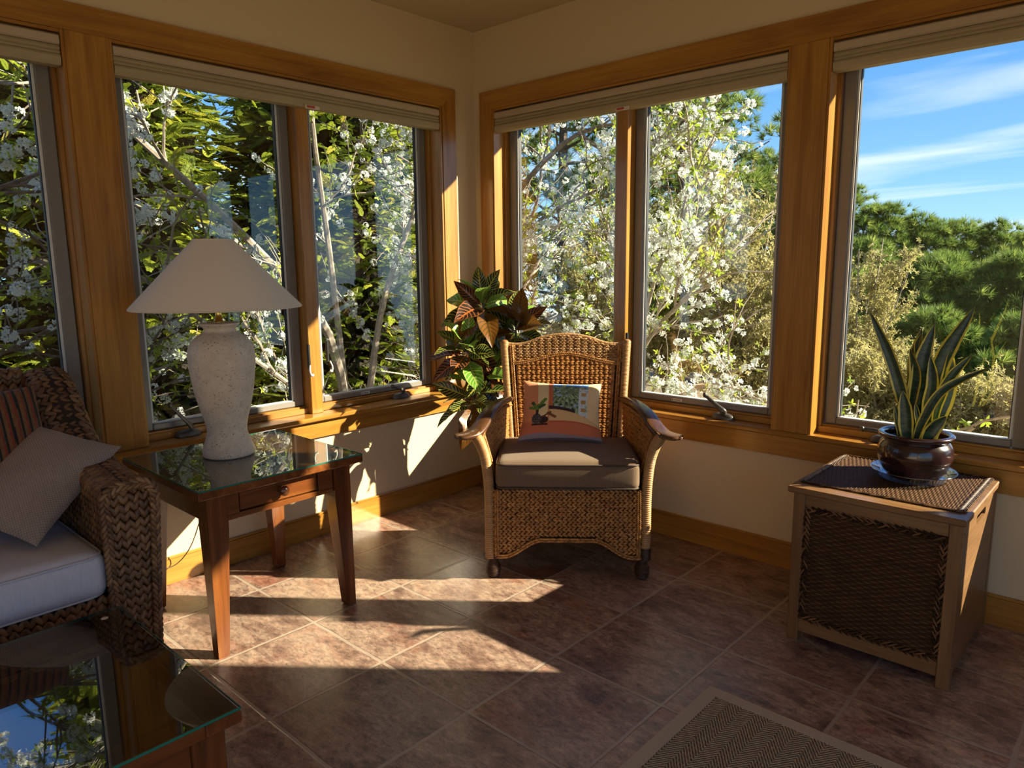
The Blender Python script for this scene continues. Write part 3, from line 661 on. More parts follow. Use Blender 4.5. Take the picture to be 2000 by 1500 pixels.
# rounded cushion
def cushion(x0,x1,y0,y1,z0,z1,r,crown_=.015,n=26,puff=.006):
    mb=MB(); c=np.array([(x0+x1)/2,(y0+y1)/2,(z0+z1)/2]); h=np.array([(x1-x0)/2,(y1-y0)/2,(z1-z0)/2])
    for ax in range(3):
        for sg in (-1,1):
            def f(a,b):
                q=np.zeros((len(a),3)); o=[i for i in range(3) if i!=ax]
                def sp(t,hh): # denser near the edges
                    t=t*2-1; return np.sign(t)*(1-(1-np.abs(t))**1.5)*hh
                q[:,ax]=sg*h[ax]; q[:,o[0]]=sp(a,h[o[0]]); q[:,o[1]]=sp(b,h[o[1]])
                inner=np.clip(q,-(h-r),h-r); d=q-inner; l=np.linalg.norm(d,axis=1)[:,None]+1e-9; p=inner+d/l*np.minimum(l,r)
                u=q/h; p[:,2]+=np.sign(q[:,2])*crown_*(1-u[:,0]**2)*(1-u[:,1]**2)*np.abs(u[:,2])
                p[:,1]+=u[:,1]*puff*(1-u[:,0]**4)*(1-u[:,2]**2); p[:,0]+=u[:,0]*puff*(1-u[:,1]**4)*(1-u[:,2]**2)
                return p+c
            fl=(sg>0)==(ax!=1)
            nn=n if ax==2 else n; V,F=grid(f,nn,nn,flip=not fl); A=np.stack([V[:,0],V[:,1]+V[:,2],V[:,2]],1); mb.add(V,F,A)
    return mb
def rrect(x0,x1,y0,y1,z,r,n=8):
    P=[]
    for cx_,cy_,a in ((x1-r,y1-r,0),(x0+r,y1-r,90),(x0+r,y0+r,180),(x1-r,y0+r,270)):
        for k in range(n+1): t=R(a+90*k/n); P.append((cx_+r*math.cos(t),cy_+r*math.sin(t),z))
    out=[]
    for i in range(len(P)):
        p,q=np.array(P[i]),np.array(P[(i+1)%len(P)]); m=max(1,int(np.linalg.norm(q-p)/.02))
        out+=[p+(q-p)*t/m for t in range(m)]
    return np.array(out)
cu=cushion(-.328,.328,-.030,.475,.436,.570,.032,.022).build('seat_cushion',M['brown_cloth'],ac,True)
mb=MB(); 
for z,dd in ((.556,.010),(.447,.008)):
    p=rrect(-.322-.004,.326,-.026-.004,.472,z,.04); mb.add(*tube(p,.0048,8,closed=True))
mb.build('piping',M['piping_dark'],cu,True)
# ================================================================= pillows
def pillow(P00,P10,P11,P01,th,nx,ny,colf=None,dent=.05):
    P00,P10,P11,P01=map(lambda p:np.array(p,float),(P00,P10,P11,P01))
    nrm=np.cross(P10-P00,P01-P00); nrm/=np.linalg.norm(nrm); mb=MB()
    wx_=np.linalg.norm(P10-P00); wy_=np.linalg.norm(P01-P00)
    for sg in (1,-1):
        def f(a,b):
            u=a*2-1; v=b*2-1; uu=u*(1-dent*(1-v*v)); vv=v*(1-dent*(1-u*u)); x=(uu+1)/2; y=(vv+1)/2
            p=((1-x)*(1-y))[:,None]*P00+(x*(1-y))[:,None]*P10+(x*y)[:,None]*P11+((1-x)*y)[:,None]*P01
            t=((1-np.abs(u)**2.4)*(1-np.abs(v)**2.4)).clip(0)**.55*th/2
            t=t+.004*np.sin(9*x+3*y)*np.sin(7*y)*(t>0.004)
            return p+nrm*(sg*t)[:,None]
        V,F=grid(f,nx,ny,flip=sg<0); a,b=np.meshgrid(np.linspace(0,1,nx),np.linspace(0,1,ny),indexing='ij'); a=a.ravel(); b=b.ravel()
        A=colf(a,b,sg) if colf else np.stack([a*wx_,b*wy_,a*0],1); mb.add(V,F,A)
    return mb
def lin(h): 
    c=np.array([int(h[i:i+2],16) for i in (0,2,4)])/255.; return np.where(c<.04045,c/12.92,((c+.055)/1.055)**2.4)
def vnoise(x,y,seed=0):
    xi=np.floor(x).astype(int); yi=np.floor(y).astype(int); fx=x-xi; fy=y-yi; fx=fx*fx*(3-2*fx); fy=fy*fy*(3-2*fy)
    h=lambda a,b:((np.sin(a*127.1+b*311.7+seed*74.7)*43758.5453)%1.0)
    return (h(xi,yi)*(1-fx)+h(xi+1,yi)*fx)*(1-fy)+(h(xi,yi+1)*(1-fx)+h(xi+1,yi+1)*fx)*fy
def seg_d(x,y,ax,ay,bx,by_):
    t=np.clip(((x-ax)*(bx-ax)+(y-ay)*(by_-ay))/((bx-ax)**2+(by_-ay)**2),0,1); return np.hypot(x-ax-t*(bx-ax),y-ay-t*(by_-ay))
def print_col(a,b,sg):
    x=a; y=b; C=np.zeros((len(x),3)); C[:]=lin('d98a5c')
    if sg<0: return C
    def put(m,c): C[m]=c if isinstance(c,np.ndarray) and c.ndim==1 else c[m]
    put((x>.19),lin('e3c994')); put(x>.325,lin('c8683e')); put(x>.385,lin('ecca94'))
    # printed picture of palm foliage and a white balcony facade
    pic=(x>.385)&(x<.84)&(y>.52-.30*np.clip((x-.55)/.3,0,1)**1.5)&(y<.985)
    n=vnoise(x*34,y*30,1)*.55+vnoise(x*75,y*66,2)*.45; fr=np.sin((np.arctan2(y-.86,x-.56))*26+n*5)
    g=np.clip(n+.22*fr-.08,0,1)[:,None]; pc=lin('17241f')*(1-g)+lin('b9d29a')*g; blue=((n>.62)&(vnoise(x*20,y*20,5)>.5))[:,None]; pc=np.where(blue,lin('9dbbe0'),pc)
    skym=(y>.93-.10*np.abs(x-.6))&(n<.60); pc=np.where(skym[:,None],lin('4d8fe0'),pc)
    fac=(x>.72)&(y<.90-.25*(x-.72)); wy_=((y*7.2)%1); win=(wy_>.28)&(wy_<.75)&(x>.755)&(x<.815)
    pc=np.where((fac&(n<.66))[:,None],lin('cfd6dc'),pc); pc=np.where((fac&win)[:,None],lin('b58a4a'),pc)
    put(pic,pc)
    arcy=.49-.55*np.clip(x-.33,0,1)**2
    band=(x>.33)&(x<.68)&(y<arcy+.055)&(y>arcy); put(band,lin('3a2222'))
    put((x>.34)&(y<arcy),lin('d8b27c')); put((x>.30)&(y<.30-.34*np.clip(x-.45,0,1)**2)|((y<.30)&(x<=.45)),lin('c87852'))
    put(y<.27-.30*np.clip(x-.5,0,1)**2,lin('c26a48'))
    put((y<.085+.02*np.sin(x*6)),lin('8d7d86')); put((y<.03),lin('5a5058'))
    put((y>.27-.30*np.clip(x-.5,0,1)**2)&(y<.285-.30*np.clip(x-.5,0,1)**2)&(x>.35),lin('b04a2e'))
    # dark pot with its shadow and green leaves
    put(((x-.265)/.075)**2+((y-.315)/.062)**2<1,lin('2b1512')); put((np.abs(x-.235)<.10)&(y<.25)&(y>.225),lin('2b1512'))
    put(seg_d(x,y,.26,.36,.36,.44)+0<.012,lin('5a2f1c')); put((seg_d(x,y,.33,.42,.42,.36)<.022),lin('7a4526'))
    pot=((x-.185)/.062)**2+((y-.335)/.085)**2<1; sp=(np.sin(x*210)*np.sin(y*190)>.35)[:,None]
    put(pot,np.where(sp,lin('8c8480'),lin('231a1c'))+np.zeros((len(x),3))); put((np.abs(x-.185)<.018)&(y>.40)&(y<.50),lin('3a2a24'))
    for k,(bx,by2) in enumerate(((.09,.52),(.12,.60),(.20,.56),(.255,.62),(.285,.66),(.27,.56),(.15,.55))):
        put(seg_d(x,y,.185,.50,bx,by2)<.022,lin('2f4a1e') if k%2 else lin('5f7a2a'))
    return C
pe=empty('printed_throw_pillow',(1.3675,-.798,0),math.atan2(.635,.772),'square throw pillow printed with terracotta bands, a potted plant and palms, on the armchair seat','pillow')
pillow((-.245,.262,.588),(.178,.268,.585),(.180,.425,.856),(-.215,.43,.872),.115,190,150,print_col,.085).build('pillow_cover',M['printed_cloth'],pe,True)
# ================================================================= side table
X0,X1,Y0,Y1=.195,.825,-2.222,-1.602; ZT=.668
st=empty('side_table',((X0+X1)/2,(Y0+Y1)/2,0),0,'cherry wood side table with a drawer and glass top under the lamp','side table')
cx_,cy_=st.location.x,st.location.y
def L_(mb,*b,bv=.002):
    V,F=box(b[0]-cx_,b[1]-cx_,b[2]-cy_,b[3]-cy_,b[4],b[5],bv); mb.add(V,F); return mb
L_(MB(),.150,.868,-2.266,-1.562,ZT-.030,ZT,bv=.003).build('tabletop',wood('cherry',0),st)
g=MB(); L_(g,.153,.866,-2.264,-1.564,ZT,ZT+.006,bv=.0015); g=g.build('glass_top',M['tabletop_glass'],st)
e=MB()
for b_ in ((.1525,.8665,-2.2645,-2.2635),(.1525,.8665,-1.5645,-1.5635),(.1525,.1535,-2.2645,-1.5635),(.8655,.8665,-2.2645,-1.5635)): L_(e,*b_,ZT+.0005,ZT+.0055,bv=0)
e.build('glass_edge',M['glass_edge'],g)
LW=.078
for (xo,sx) in ((X0,1),(X1,-1)):
    for (yo,sy) in ((Y0,1),(Y1,-1)):
        V=[];lo=.044
        for z,wd in ((0,lo-.006),(.008,lo),(.50,LW),(ZT-.03,LW)):
            for a,b_ in ((0,0),(1,0),(1,1),(0,1)): V.append((xo+sx*a*wd-cx_,yo+sy*b_*wd-cy_,z))
        F=[(0,1,2,3),(12,13,14,15)]+[(4*i+j,4*i+(j+1)%4,4*i+4+(j+1)%4,4*i+4+j) for i in range(3) for j in range(4)]
        MB().add(V,F).build('leg',wood('cherry',2),st)
for q in (Y0+.012,Y1-.030): L_(MB(),X0+LW,X1-LW,q,q+.018,.525,ZT-.03).build('apron',wood('cherry',0),st)
ap=MB(); L_(ap,X0+.012,X0+.03,Y0+LW,Y1-LW,.525,ZT-.03); ap.build('apron',wood('cherry',1),st)
ap=MB(); 
for b_ in ((Y0+LW,-2.095,.540,.638),(-1.752,Y1-LW-.004,.540,.638),(Y0+LW,Y1-LW-.004,.524,.545),(Y0+LW,Y1-LW-.004,.632,.638)): L_(ap,X1-.026,X1-.006,b_[0],b_[1],b_[2],b_[3],bv=.0015)
L_(ap,X1-.05,X1-.03,Y0+LW,Y1-LW,.53,.637); ap.build('front_frame',wood('cherry',1),st)
dr=L_(MB(),X1-.030,X1-.011,-2.090,-1.757,.550,.628).build('drawer',wood('cherry',1),st)
kx=X1-.011-cx_; V,F=lathe([(.0,-.001),(.015,0),(.010,.004),(.009,.013),(.016,.018),(.0205,.026),(.019,.033),(.010,.039),(0,.040)],24); V=V[:,[2,0,1]]+np.array([kx,-1.918-cy_,.590]); MB().add(V,F).build('knob',wood('cherry',1),dr,True)
V,F=lathe([(0,0),(.004,.001),(.005,.0015)],10); V=V[:,[2,0,1]]+np.array([.868-cx_,-1.72-cy_,.652]); MB().add(V,F).build('screw_plug',M['finial'],st,True)
# ================================================================= table lamp
LX,LY,LZ=.44,-1.94,ZT+.0065
tl_=empty('table_lamp',(LX,LY,LZ),0,'large table lamp with a pitted cream urn base and conical off-white shade','table lamp')
def ring(prof,z,d=.0016,w=.004):
    return prof
pts=[(0,0),(.098,.0),(.104,.006),(.104,.020),(.100,.040),(.088,.075),(.080,.105),(.082,.135),(.092,.180),(.106,.235),(.118,.295),(.126,.355),(.131,.410),(.132,.445),(.126,.480),(.110,.510),(.085,.532),(.068,.543),(.062,.553),(.064,.562),(.074,.572),(.080,.577),(.079,.582),(.060,.585),(0,.585)]
pp=spline([(p[0],0,p[1]) for p in pts[2:-3]],150); prof=[(0,0),(.099,0)]+[(p[0],p[2]) for p in pp]+[(.078,.583),(.06,.585),(0,.585)]; prof=[(r,z*.957) for r,z in prof]
prof=[(r-(.0016 if any(abs(z-k)<.0022 for k in (.150,.158,.372,.380)) else 0)+(.0022*math.exp(-((z-.376)/.012)**2) if r>.1 else 0),z) for r,z in prof]
MB().add(*lathe(prof,64)).build('lamp_base',M['ceramic'],tl_,True)
mb=MB(); mb.add(*lathe([(0,.558),(.024,.558),(.024,.564),(.014,.568),(.013,.600),(.014,.604),(.014,.65),(.010,.655),(.006,.66),(.006,.67)],20)); mb.build('lamp_neck',M['brass'],tl_,True)
mb=MB(); mb.add(*tube(spline([(0,.0,.66),(.05,0,.70),(.055,0,.80),(.02,0,.895),(0,0,.905)],16),.0022,6)); mb.add(*tube(spline([(0,.0,.66),(-.05,0,.70),(-.055,0,.80),(-.02,0,.895),(0,0,.905)],16),.0022,6)); mb.build('harp',M['brass'],tl_,True)
mb=MB(); mb.add(*lathe([(0,.66),(.012,.665),(.024,.70),(.030,.735),(.024,.765),(0,.775)],18)); mb.build('bulb',M['white'],tl_,True)
z0,z1,r0,r1=.618,.896,.330,.078
mb=MB(); mb.add(*lathe([(r0,z0),(r0+.001,z0+.008),(r1+.001,z1-.004),(r1,z1),(r1-.002,z1),(r1-.002,z1-.004),(r0-.003,z0+.006),(r0-.002,z0),(r0,z0)],96))
sh=mb.build('lamp_shade',M['shade'],tl_,True)
mb=MB(); th=np.linspace(0,2*PI,97)[:-1]
for rr,zz_ in ((r0,z0+.003),(r1,z1-.003)): mb.add(*tube(np.stack([rr*np.cos(th),rr*np.sin(th),np.full(96,zz_)],1),.0034,6,closed=True))
mb.build('rim_binding',M['shade'],sh,True)
mb=MB(); 
for a in (0,120,240): t=R(a+20); mb.add(*tube([(0,0,.893),(r1*math.cos(t)*.98,r1*math.sin(t)*.98,.890)],.0016,6))
mb.build('spider',M['brass'],sh,True)
mb=MB(); mb.add(*lathe([(0,.890),(.008,.892),(.008,.897),(.005,.900),(.009,.904),(.009,.908),(0,.911)],14)); mb.build('finial',M['finial'],tl_,True)
cd=spline([(-.095,-.02,.010),(-.14,-.03,.030),(-.20,-.01,.012),(-.29,.02,.003),(-.315,.02,-.04),(-.318,.02,-.25),(-.33,-.04,-.45),(-.385,-.09,-.56),(-.40,-.16,-.58),(-.395,-.23,-.53)],60)
MB().add(*tube(cd,.0026,7)).build('power_cord',M['cord'],tl_,True)
# ================================================================= seagrass sofa
so_=empty('seagrass_sofa',(0,0,0),0,'braided brown seagrass sofa with pale cushion, only its end beside the side table in view','sofa')
YO,YI,XF=-2.42,-2.575,.885          # outer and inner face of the near arm, front
YS=-4.60                            # far end
def topz(x):  # side profile: back wing sweeping down to the arm
    return np.interp(x,[.04,.10,.18,.26,.34,.44,.60,.80,.885],[1.065,1.075,1.05,.985,.90,.835,.795,.772,.765])
def taper(z): return .045*np.clip((.70-z)/.70,0,1)**1.0
def arm_build(yo,yi):
    sg=1 if yo>yi else -1; mid=(yo+yi)/2; hwid=abs(yo-yi)/2; rr=.045
    def prof(s,top): # s 0..1 : inner bottom -> over the top -> outer bottom ; returns (y,z)
        s=np.asarray(s,float); top=np.zeros_like(s)+top; h=top-.05-rr; q=PI*rr/2; f_=2*(hwid-rr); d=s*(2*h+2*q+f_)
        a1=h; a2=h+q; a3=a2+f_; a4=a3+q; t1=np.clip((d-a1)/rr,0,PI/2); t2=np.clip((d-a3)/rr,0,PI/2)
        y=np.where(d<a1,-hwid,np.where(d<a2,-hwid+rr-rr*np.cos(t1),np.where(d<a3,-hwid+rr+d-a2,np.where(d<a4,hwid-rr+rr*np.sin(t2),hwid))))
        z=np.where(d<a1,.05+d,np.where(d<a2,.05+h+rr*np.sin(t1),np.where(d<a3,top,np.where(d<a4,top-rr+rr*np.cos(t2),top-rr-(d-a4)))))
        return y,z
    def S(a,b,off=0):
        x=.06+a; s=np.clip(b/1.75,0,1); y,z=prof(s,topz(x)); y=y-np.where(y>0,1,1)*0
        return np.stack([x,mid+sg*(y-np.sign(y)*0-np.where(y>0,taper(z),0)),z],1)
    MB().add(*grid(lambda a,b:S(a*.825,b*1.75),24,40)).add(*grid(lambda a,b:np.stack([np.full_like(a,XF-.01),np.where(a>.5,mid+sg*(hwid-taper(b))*1.0*(a*2-1),mid-sg*hwid*(1-2*a)),.05+b*(.715)],1),9,9)).build('arm_core',M['dark_core'],so_)
    mb=MB(); weave(mb,lambda a,b:S(b,a),1.75,.825,.030,.0150,.046,.019,.013,.50,flip=(-1)*(-sg) ,lift=.2)
    o=mb.build('arm_weave',M['seagrass'],so_,True)
    # front face of the arm: plaited columns
    def Fr(a,b): 
        z=.05+a; w_=2*hwid-taper(z); top=.765; r_=.05; inset=np.where(z>top-r_,r_-np.sqrt(np.clip(r_*r_-(z-(top-r_))**2,0,None)),0)
        f=b/(2*hwid); return np.stack([np.full_like(a,XF),mid+sg*(-hwid+inset+f*(w_-2*inset)),z],1)
    mb=MB(); weave(mb,Fr,.710,2*hwid,.030,.0155,.046,.0195,.014,.55,flip=sg*1,lift=.2)
    rim=[]; 
    for t in np.linspace(0,1,60):
        yy,zz_=prof(np.array([t]),np.array([.765])); rim.append((XF+.002,mid+sg*(yy[0]-(taper(zz_[0]) if yy[0]>0 else 0)),zz_[0]-.004))
    braid(mb,rim,.036,.020,(.8,0,.2),.018)
    mb.build('arm_front',M['seagrass'],so_,True)
arm_build(YO,YI); arm_build(YS,YS+.155)
# back
ya,yb=YI,YS+.155
def bx_(z): return .255-.17*(z-.40)/.68
Sb=lambda a,b:np.stack([bx_(.40+a),yb+b,.40+a],1)
MB().add(*grid(lambda a,b:np.stack([bx_(.2+a*.87)-.012,yb+b*(ya-yb),.2+a*.87],1),6,4)).add(*grid(lambda a,b:np.stack([bx_(1.07)-.012-.035*b*1.0,yb+a*(ya-yb),1.07+0*a],1),4,2)).add(*grid(lambda a,b:np.stack([np.full_like(a,.062+.0*a),yb+a*(ya-yb),.08+b*.98],1),2,2)).build('back_core',M['dark_core'],so_)
mb=MB(); weave(mb,Sb,.655,ya-yb,.030,.0155,.046,.0195,.013,.5,flip=-1,lift=.2)
def Tb(a,b): t=a/.10*PI*.9; return np.stack([.062+.020+.020*np.cos(t),yb+b,1.045+.030*np.sin(t)],1)
weave(mb,Tb,.10,ya-yb,.030,.0155,.046,.0195,.013,.5,flip=-1,lift=.2)
mb.build('back_weave',M['seagrass'],so_,True)
# front rail + base
slab(.10,XF-.025,YS+.15,YI,.30,.40,bv=.004).build('seat_deck',M['dark_core'],so_)
MB().add(*box(XF-.03,XF-.02,YS+.15,YI,.05,.40,0)).build('rail_core',M['dark_core'],so_)
Fq=lambda a,b:np.stack([np.full_like(a,XF-.015),yb+b,.05+a],1)
mb=MB(); weave(mb,Fq,.36,ya-yb,.030,.0155,.046,.0195,.013,.5,flip=-1,lift=.2)
mb.build('front_rail',M['seagrass'],so_,True)
for x in (.12,.83):
    for y in (YO-.07,YS+.07): MB().add(*box(x-.03,x+.03,y-.03,y+.03,0,.055,.004)).build('foot',wood('dark',2),so_)
cu=cushion(.26,.893,-3.58,YI-.004,.405,.560,.045,.020,puff=.008).build('seat_cushion',M['pale_cloth'],so_,True)
mb=MB(); mb.add(*tube(rrect(.266,.886,-3.575,YI-.010,.546,.06),.0042,8,closed=True)); mb.add(*tube(rrect(.266,.886,-3.575,YI-.010,.418,.06),.004,8,closed=True)); mb.build('piping',M['piping_light'],cu,True)
cu=cushion(.26,.893,YS+.16,-3.59,.405,.560,.045,.020,puff=.008).build('seat_cushion',M['pale_cloth'],so_,True)
# loose pillows on the sofa
tp=empty('taupe_throw_pillow',(0,0,0),0,'plain taupe basket-weave throw pillow leaning on the sofa arm','pillow')
pillow((.745,-2.738,.585),(.60,-2.41,.826),(.405,-2.620,.915),(.575,-2.93,.70),.13,60,60,None,.05).build('pillow_cover',M['taupe'],tp,True)
def stripes(a,b,sg):
    t=(a*.45/.037+b*.15)%1.0; C=np.zeros((len(a),3)); C[:]=lin('6e4b2a'); C[(t>.30)&(t<.52)]=lin('7a2f1b'); C[(t>.52)&(t<.62)]=lin('4c3721'); C[(t>.66)&(t<.94)]=lin('100f13')
    C*=(.75+.5*vnoise(a*90,b*90,3))[:,None]; return C
sp_=empty('striped_throw_pillow',(0,0,0),0,'striped chenille throw pillow in rust, gold and black behind the taupe pillow on the sofa','pillow')
pillow((.60,-2.97,.60),(.56,-2.600,.60),(.325,-2.592,1.045),(.35,-2.95,1.035),.12,140,60,stripes,.04).build('pillow_cover',M['striped_cloth'],sp_,True)
# ================================================================= coffee table
CX0,CX1,CY1,CY0=1.095,1.855,-2.625,-3.93
ct=empty('coffee_table',(0,0,0),0,'dark cherry coffee table with a smoked-looking glass top in front of the sofa','coffee table')
zt=.452
for ax,b_ in ((0,(CX0,CX1,CY1-.085,CY1)),(0,(CX0,CX1,CY0,CY0+.085)),(1,(CX0,CX0+.085,CY0+.085,CY1-.085)),(1,(CX1-.085,CX1,CY0+.085,CY1-.085))):
    MB().add(*box(*b_,zt-.032,zt,.004)).build('top_rail',wood('cherry',ax),ct)
MB().add(*box(CX0+.08,CX1-.08,CY0+.08,CY1-.08,.395,.405,0)).build('recessed_panel',wood('dark',1),ct)
ti=plain('tan_inlay',(.36,.25,.13),.6,0,.15,30)
for x in (CX0+.105,CX1-.135):
    mb=MB()
    for y in np.arange(CY0+.10,CY1-.10,.043): mb.add(*box(x,x+.030,y,y+.0425,.405,.412,.003))
    mb.build('tan_inlay',ti,ct)
g=MB().add(*box(CX0+.004,CX1-.002,CY0+.004,CY1-.002,zt,zt+.008,.0015)).build('glass_top',M['coffee_glass'],ct)
e=MB()
for b_ in ((CX0+.003,CX1-.001,CY1-.003,CY1-.0015),(CX0+.003,CX0+.0045,CY0,CY1-.002),(CX1-.0025,CX1-.001,CY0,CY1-.002)): e.add(*box(*b_,zt+.001,zt+.007,0))
e.build('glass_edge',M['glass_edge'],g)
for cxx,cyy in ((CX0+.20,CY1-.06),(CX1-.06,CY1-.06),(CX0+.06,CY1-.06)):
    V,F=lathe([(0,.0005),(.009,.0004),(.010,0)],18,(cxx,cyy,zt+.0085)); 
    if cxx<CX0+.1: MB().add(V,F).build('bumper_pad',M['clip'],g)
for x in (CX0+.03,CX1-.105):
    for y in (CY0+.03,CY1-.105): MB().add(*box(x,x+.075,y,y+.075,0,zt-.032,.004)).build('leg',wood('cherry',2),ct)
for x,xx in ((CX0+.045,CX0+.065),(CX1-.065,CX1-.045)): MB().add(*box(x,xx,CY0+.105,CY1-.105,.29,zt-.032,.002)).build('apron',wood('cherry',1),ct)
for y in (CY0+.045,CY1-.065): MB().add(*box(CX0+.105,CX1-.105,y,y+.02,.29,zt-.032,.002)).build('apron',wood('cherry',0),ct)
# ================================================================= rug
rg=empty('sisal_rug',(0,0,0),0,'sisal herringbone rug with a plain beige cloth border, corner at the bottom of the view','rug')
m,nt,b=newmat('sisal_herringbone'); v=coords(nt); s=N(nt,'ShaderNodeSeparateXYZ'); LK(nt,v,s.inputs[0])
colw=.045; u_=math_(nt,'DIVIDE',s.outputs[0],colw); tri=math_(nt,'ABSOLUTE',math_(nt,'SUBTRACT',math_(nt,'FRACT',math_(nt,'MULTIPLY',u_,.5)),.5))
n_=noise(nt,v,80,3,.6)
yy=math_(nt,'ADD',s.outputs[1],math_(nt,'MULTIPLY',tri,.13)); st1=math_(nt,'SINE',math_(nt,'ADD',math_(nt,'MULTIPLY',yy,2*PI/.0150),math_(nt,'MULTIPLY',n_,3.)))
st2=math_(nt,'SINE',math_(nt,'MULTIPLY',s.outputs[0],2*PI/.0125))
h=math_(nt,'ADD',math_(nt,'MULTIPLY',st1,.5),math_(nt,'ADD',math_(nt,'MULTIPLY',math_(nt,'MULTIPLY',st1,st2),.35),math_(nt,'MULTIPLY',n_,.5)))
LK(nt,ramp(nt,h,[(.0,(.16,.095,.05)),(.42,(.50,.37,.215)),(.9,(.78,.63,.42))]).outputs[0],b.inputs['Base Color']); b.inputs['Roughness'].default_value=.85; bump(nt,b,h,1.,.006)
RX0,RX1,RY0,RY1=2.290,4.72,-4.3,-1.171
MB().add(*box(RX0+.045,RX1-.045,RY0+.045,RY1-.045,0,.010,0)).build('woven_field',m,rg)
bm_=cloth('beige_border_cloth',(.38,.30,.20),(.50,.41,.29),1500,.3)
for poly in ([(RX0,RY0),(RX0,RY1),(RX0+.045,RY1-.045),(RX0+.045,RY0+.045)],[(RX0,RY1),(RX1,RY1),(RX1-.045,RY1-.045),(RX0+.045,RY1-.045)],[(RX1,RY1),(RX1,RY0),(RX1-.045,RY0+.045),(RX1-.045,RY1-.045)],[(RX1,RY0),(RX0,RY0),(RX0+.045,RY0+.045),(RX1-.045,RY0+.045)]):
    V,F=prism(poly,2,0,.0115); MB().add(V,F).build('border',bm_,rg)
# ================================================================= wicker hamper
hm=empty('wicker_hamper',(0,0,0),0,'brown wooden hamper with dark wicker panels and a lidded top under the snake plant','hamper')
HX0,HX1,HY0,HY1,HZ=2.345,2.905,-.652,-.060,.62
for x in (HX0,HX1-.042):
    for y in (HY0,HY1-.042): MB().add(*box(x,x+.042,y,y+.042,0,HZ-.026,.003)).build('leg',wood('hamper',2),hm)
for y in (HY0+.004,HY1-.028):
    MB().add(*box(HX0+.042,HX1-.042,y,y+.022,.545,HZ-.026,.002)).build('rail',wood('hamper',0),hm)
    MB().add(*box(HX0+.042,HX1-.042,y,y+.022,.040,.092,.002)).build('rail',wood('hamper',0),hm)
def woven(mb,fn,A,B,rows,stk,amp=.0035):
    """fine willow weave as relief: rows stacked along b, stakes every stk along a"""
    nr=int(B/rows); nst=int(A/stk); na=nst*6+1; nb=nr*4+1
    def f(a,b):
        r=np.floor(b/rows+1e-6); fr=b/rows-r; prof=np.abs(np.sin(PI*fr))**.5; wv_=.5+.5*np.cos(PI*(a/stk)+PI*r)
        return fn(a,b,amp*(.25+prof*(.35+.9*wv_)) - .003*(1-prof))
    V,F=grid(f,na,nb,0,A,0,B); a,b=np.meshgrid(np.linspace(0,A,na),np.linspace(0,B,nb),indexing='ij')
    r=np.floor(b.ravel()/rows+1e-6); fr=b.ravel()/rows-r; wv_=.5+.5*np.cos(PI*(a.ravel()/stk)+PI*r); at=(.15+.40*wv_*np.abs(np.sin(PI*fr)))+.3*vnoise(r*3.3,a.ravel()*30,4)*np.abs(np.sin(PI*fr))
    mb.add(V,F,at); return mb
PX0,PX1,PZ0,PZ1=HX0+.042,HX1-.042,.092,.545
mb=MB(); woven(mb,lambda a,b,h:np.stack([PX0+a,HY0+.014-h,PZ0+b],1),PX1-PX0,PZ1-PZ0,.0088,.0235,.0060)
wp=mb.build('front_wicker_panel',M['hamper_weave'],hm,True)
mb=MB()
for (p,q,nn) in (((PX0+.010,HY0+.006,PZ0+.008),(PX0+.010,HY0+.006,PZ1-.006),0),((PX1-.010,HY0+.006,PZ1-.006),(PX1-.010,HY0+.006,PZ0+.008),0),((PX0+.01,HY0+.006,PZ1-.008),(PX1-.01,HY0+.006,PZ1-.008),0),((PX1-.01,HY0+.006,PZ0+.008),(PX0+.01,HY0+.006,PZ0+.008),0)):
    braid(mb,[p,tuple((np.array(p)+np.array(q))/2),q],.018,.022,(0,-1,0),.008)
mb.build('braided_border',M['hamper_weave'],wp,True)
MB().add(*box(HX0+.01,HX0+.016,HY0+.03,HY1-.03,.06,HZ-.026,0)).build('side_panel',wood('hamper',1),hm)
MB().add(*box(HX0+.03,HX1-.03,HY1-.02,HY1-.014,.06,HZ-.026,0)).build('back_panel',wood('hamper',0),hm)
MB().add(*box(HX0+.02,HX1-.02,HY0+.02,HY1-.02,.05,.058,0)).build('bottom_panel',wood('hamper',0),hm)
# right side: flat board with a hand slot near the top
xs0,xs1=HX1-.012,HX1-.0015
ys_,ye_,za,zb=HY0+.042,HY1-.042,.055,HZ-.026; sy0,sy1,sz0,sz1=-.43,-.27,.535,.567
mb=MB()
n=12; slot=[]
for k in range(n+1): t=R(-90+180*k/n); slot.append((sy1-.015+.015*math.cos(t),(sz0+sz1)/2+.015*math.sin(t)))
for k in range(n+1): t=R(90+180*k/n); slot.append((sy0+.015+.015*math.cos(t),(sz0+sz1)/2+.015*math.sin(t)))
outer=[]
for (y,z) in slot:
    cy=(sy0+sy1)/2; cz=(sz0+sz1)/2
    outer.append((np.clip(cy+(y-cy)*6,ys_,ye_),zb if z>cz+1e-6 else (.50)))
V=[];F=[];m_=len(slot)
for x in (xs0,xs1):
    V+=[(x,y,z) for y,z in slot]; V+=[(x,y,z) for y,z in outer]
for i in range(m_):
    j=(i+1)%m_
    for o_,fl in ((0,0),(2*m_,1)):
        q=(o_+i,o_+j,o_+m_+j,o_+m_+i); F.append(q if fl else q[::-1])
    F.append((i,2*m_+i,2*m_+j,j))
mb.add(V,F); mb.add(*box(xs0,xs1,ys_,ye_,za,.50,0)); mb.build('side_panel',wood('hamper',1),hm)
MB().add(*box(HX1-.03,HX1-.004,HY0+.042,HY1-.042,.040,.062,.002)).build('rail',wood('hamper',1),hm)
MB().add(*box(HX1-.07,HX1-.02,HY0+.05,HY1-.05,.30,HZ-.03,0)).build('lining',M['black'],hm)  # solid black block just behind the hand slot
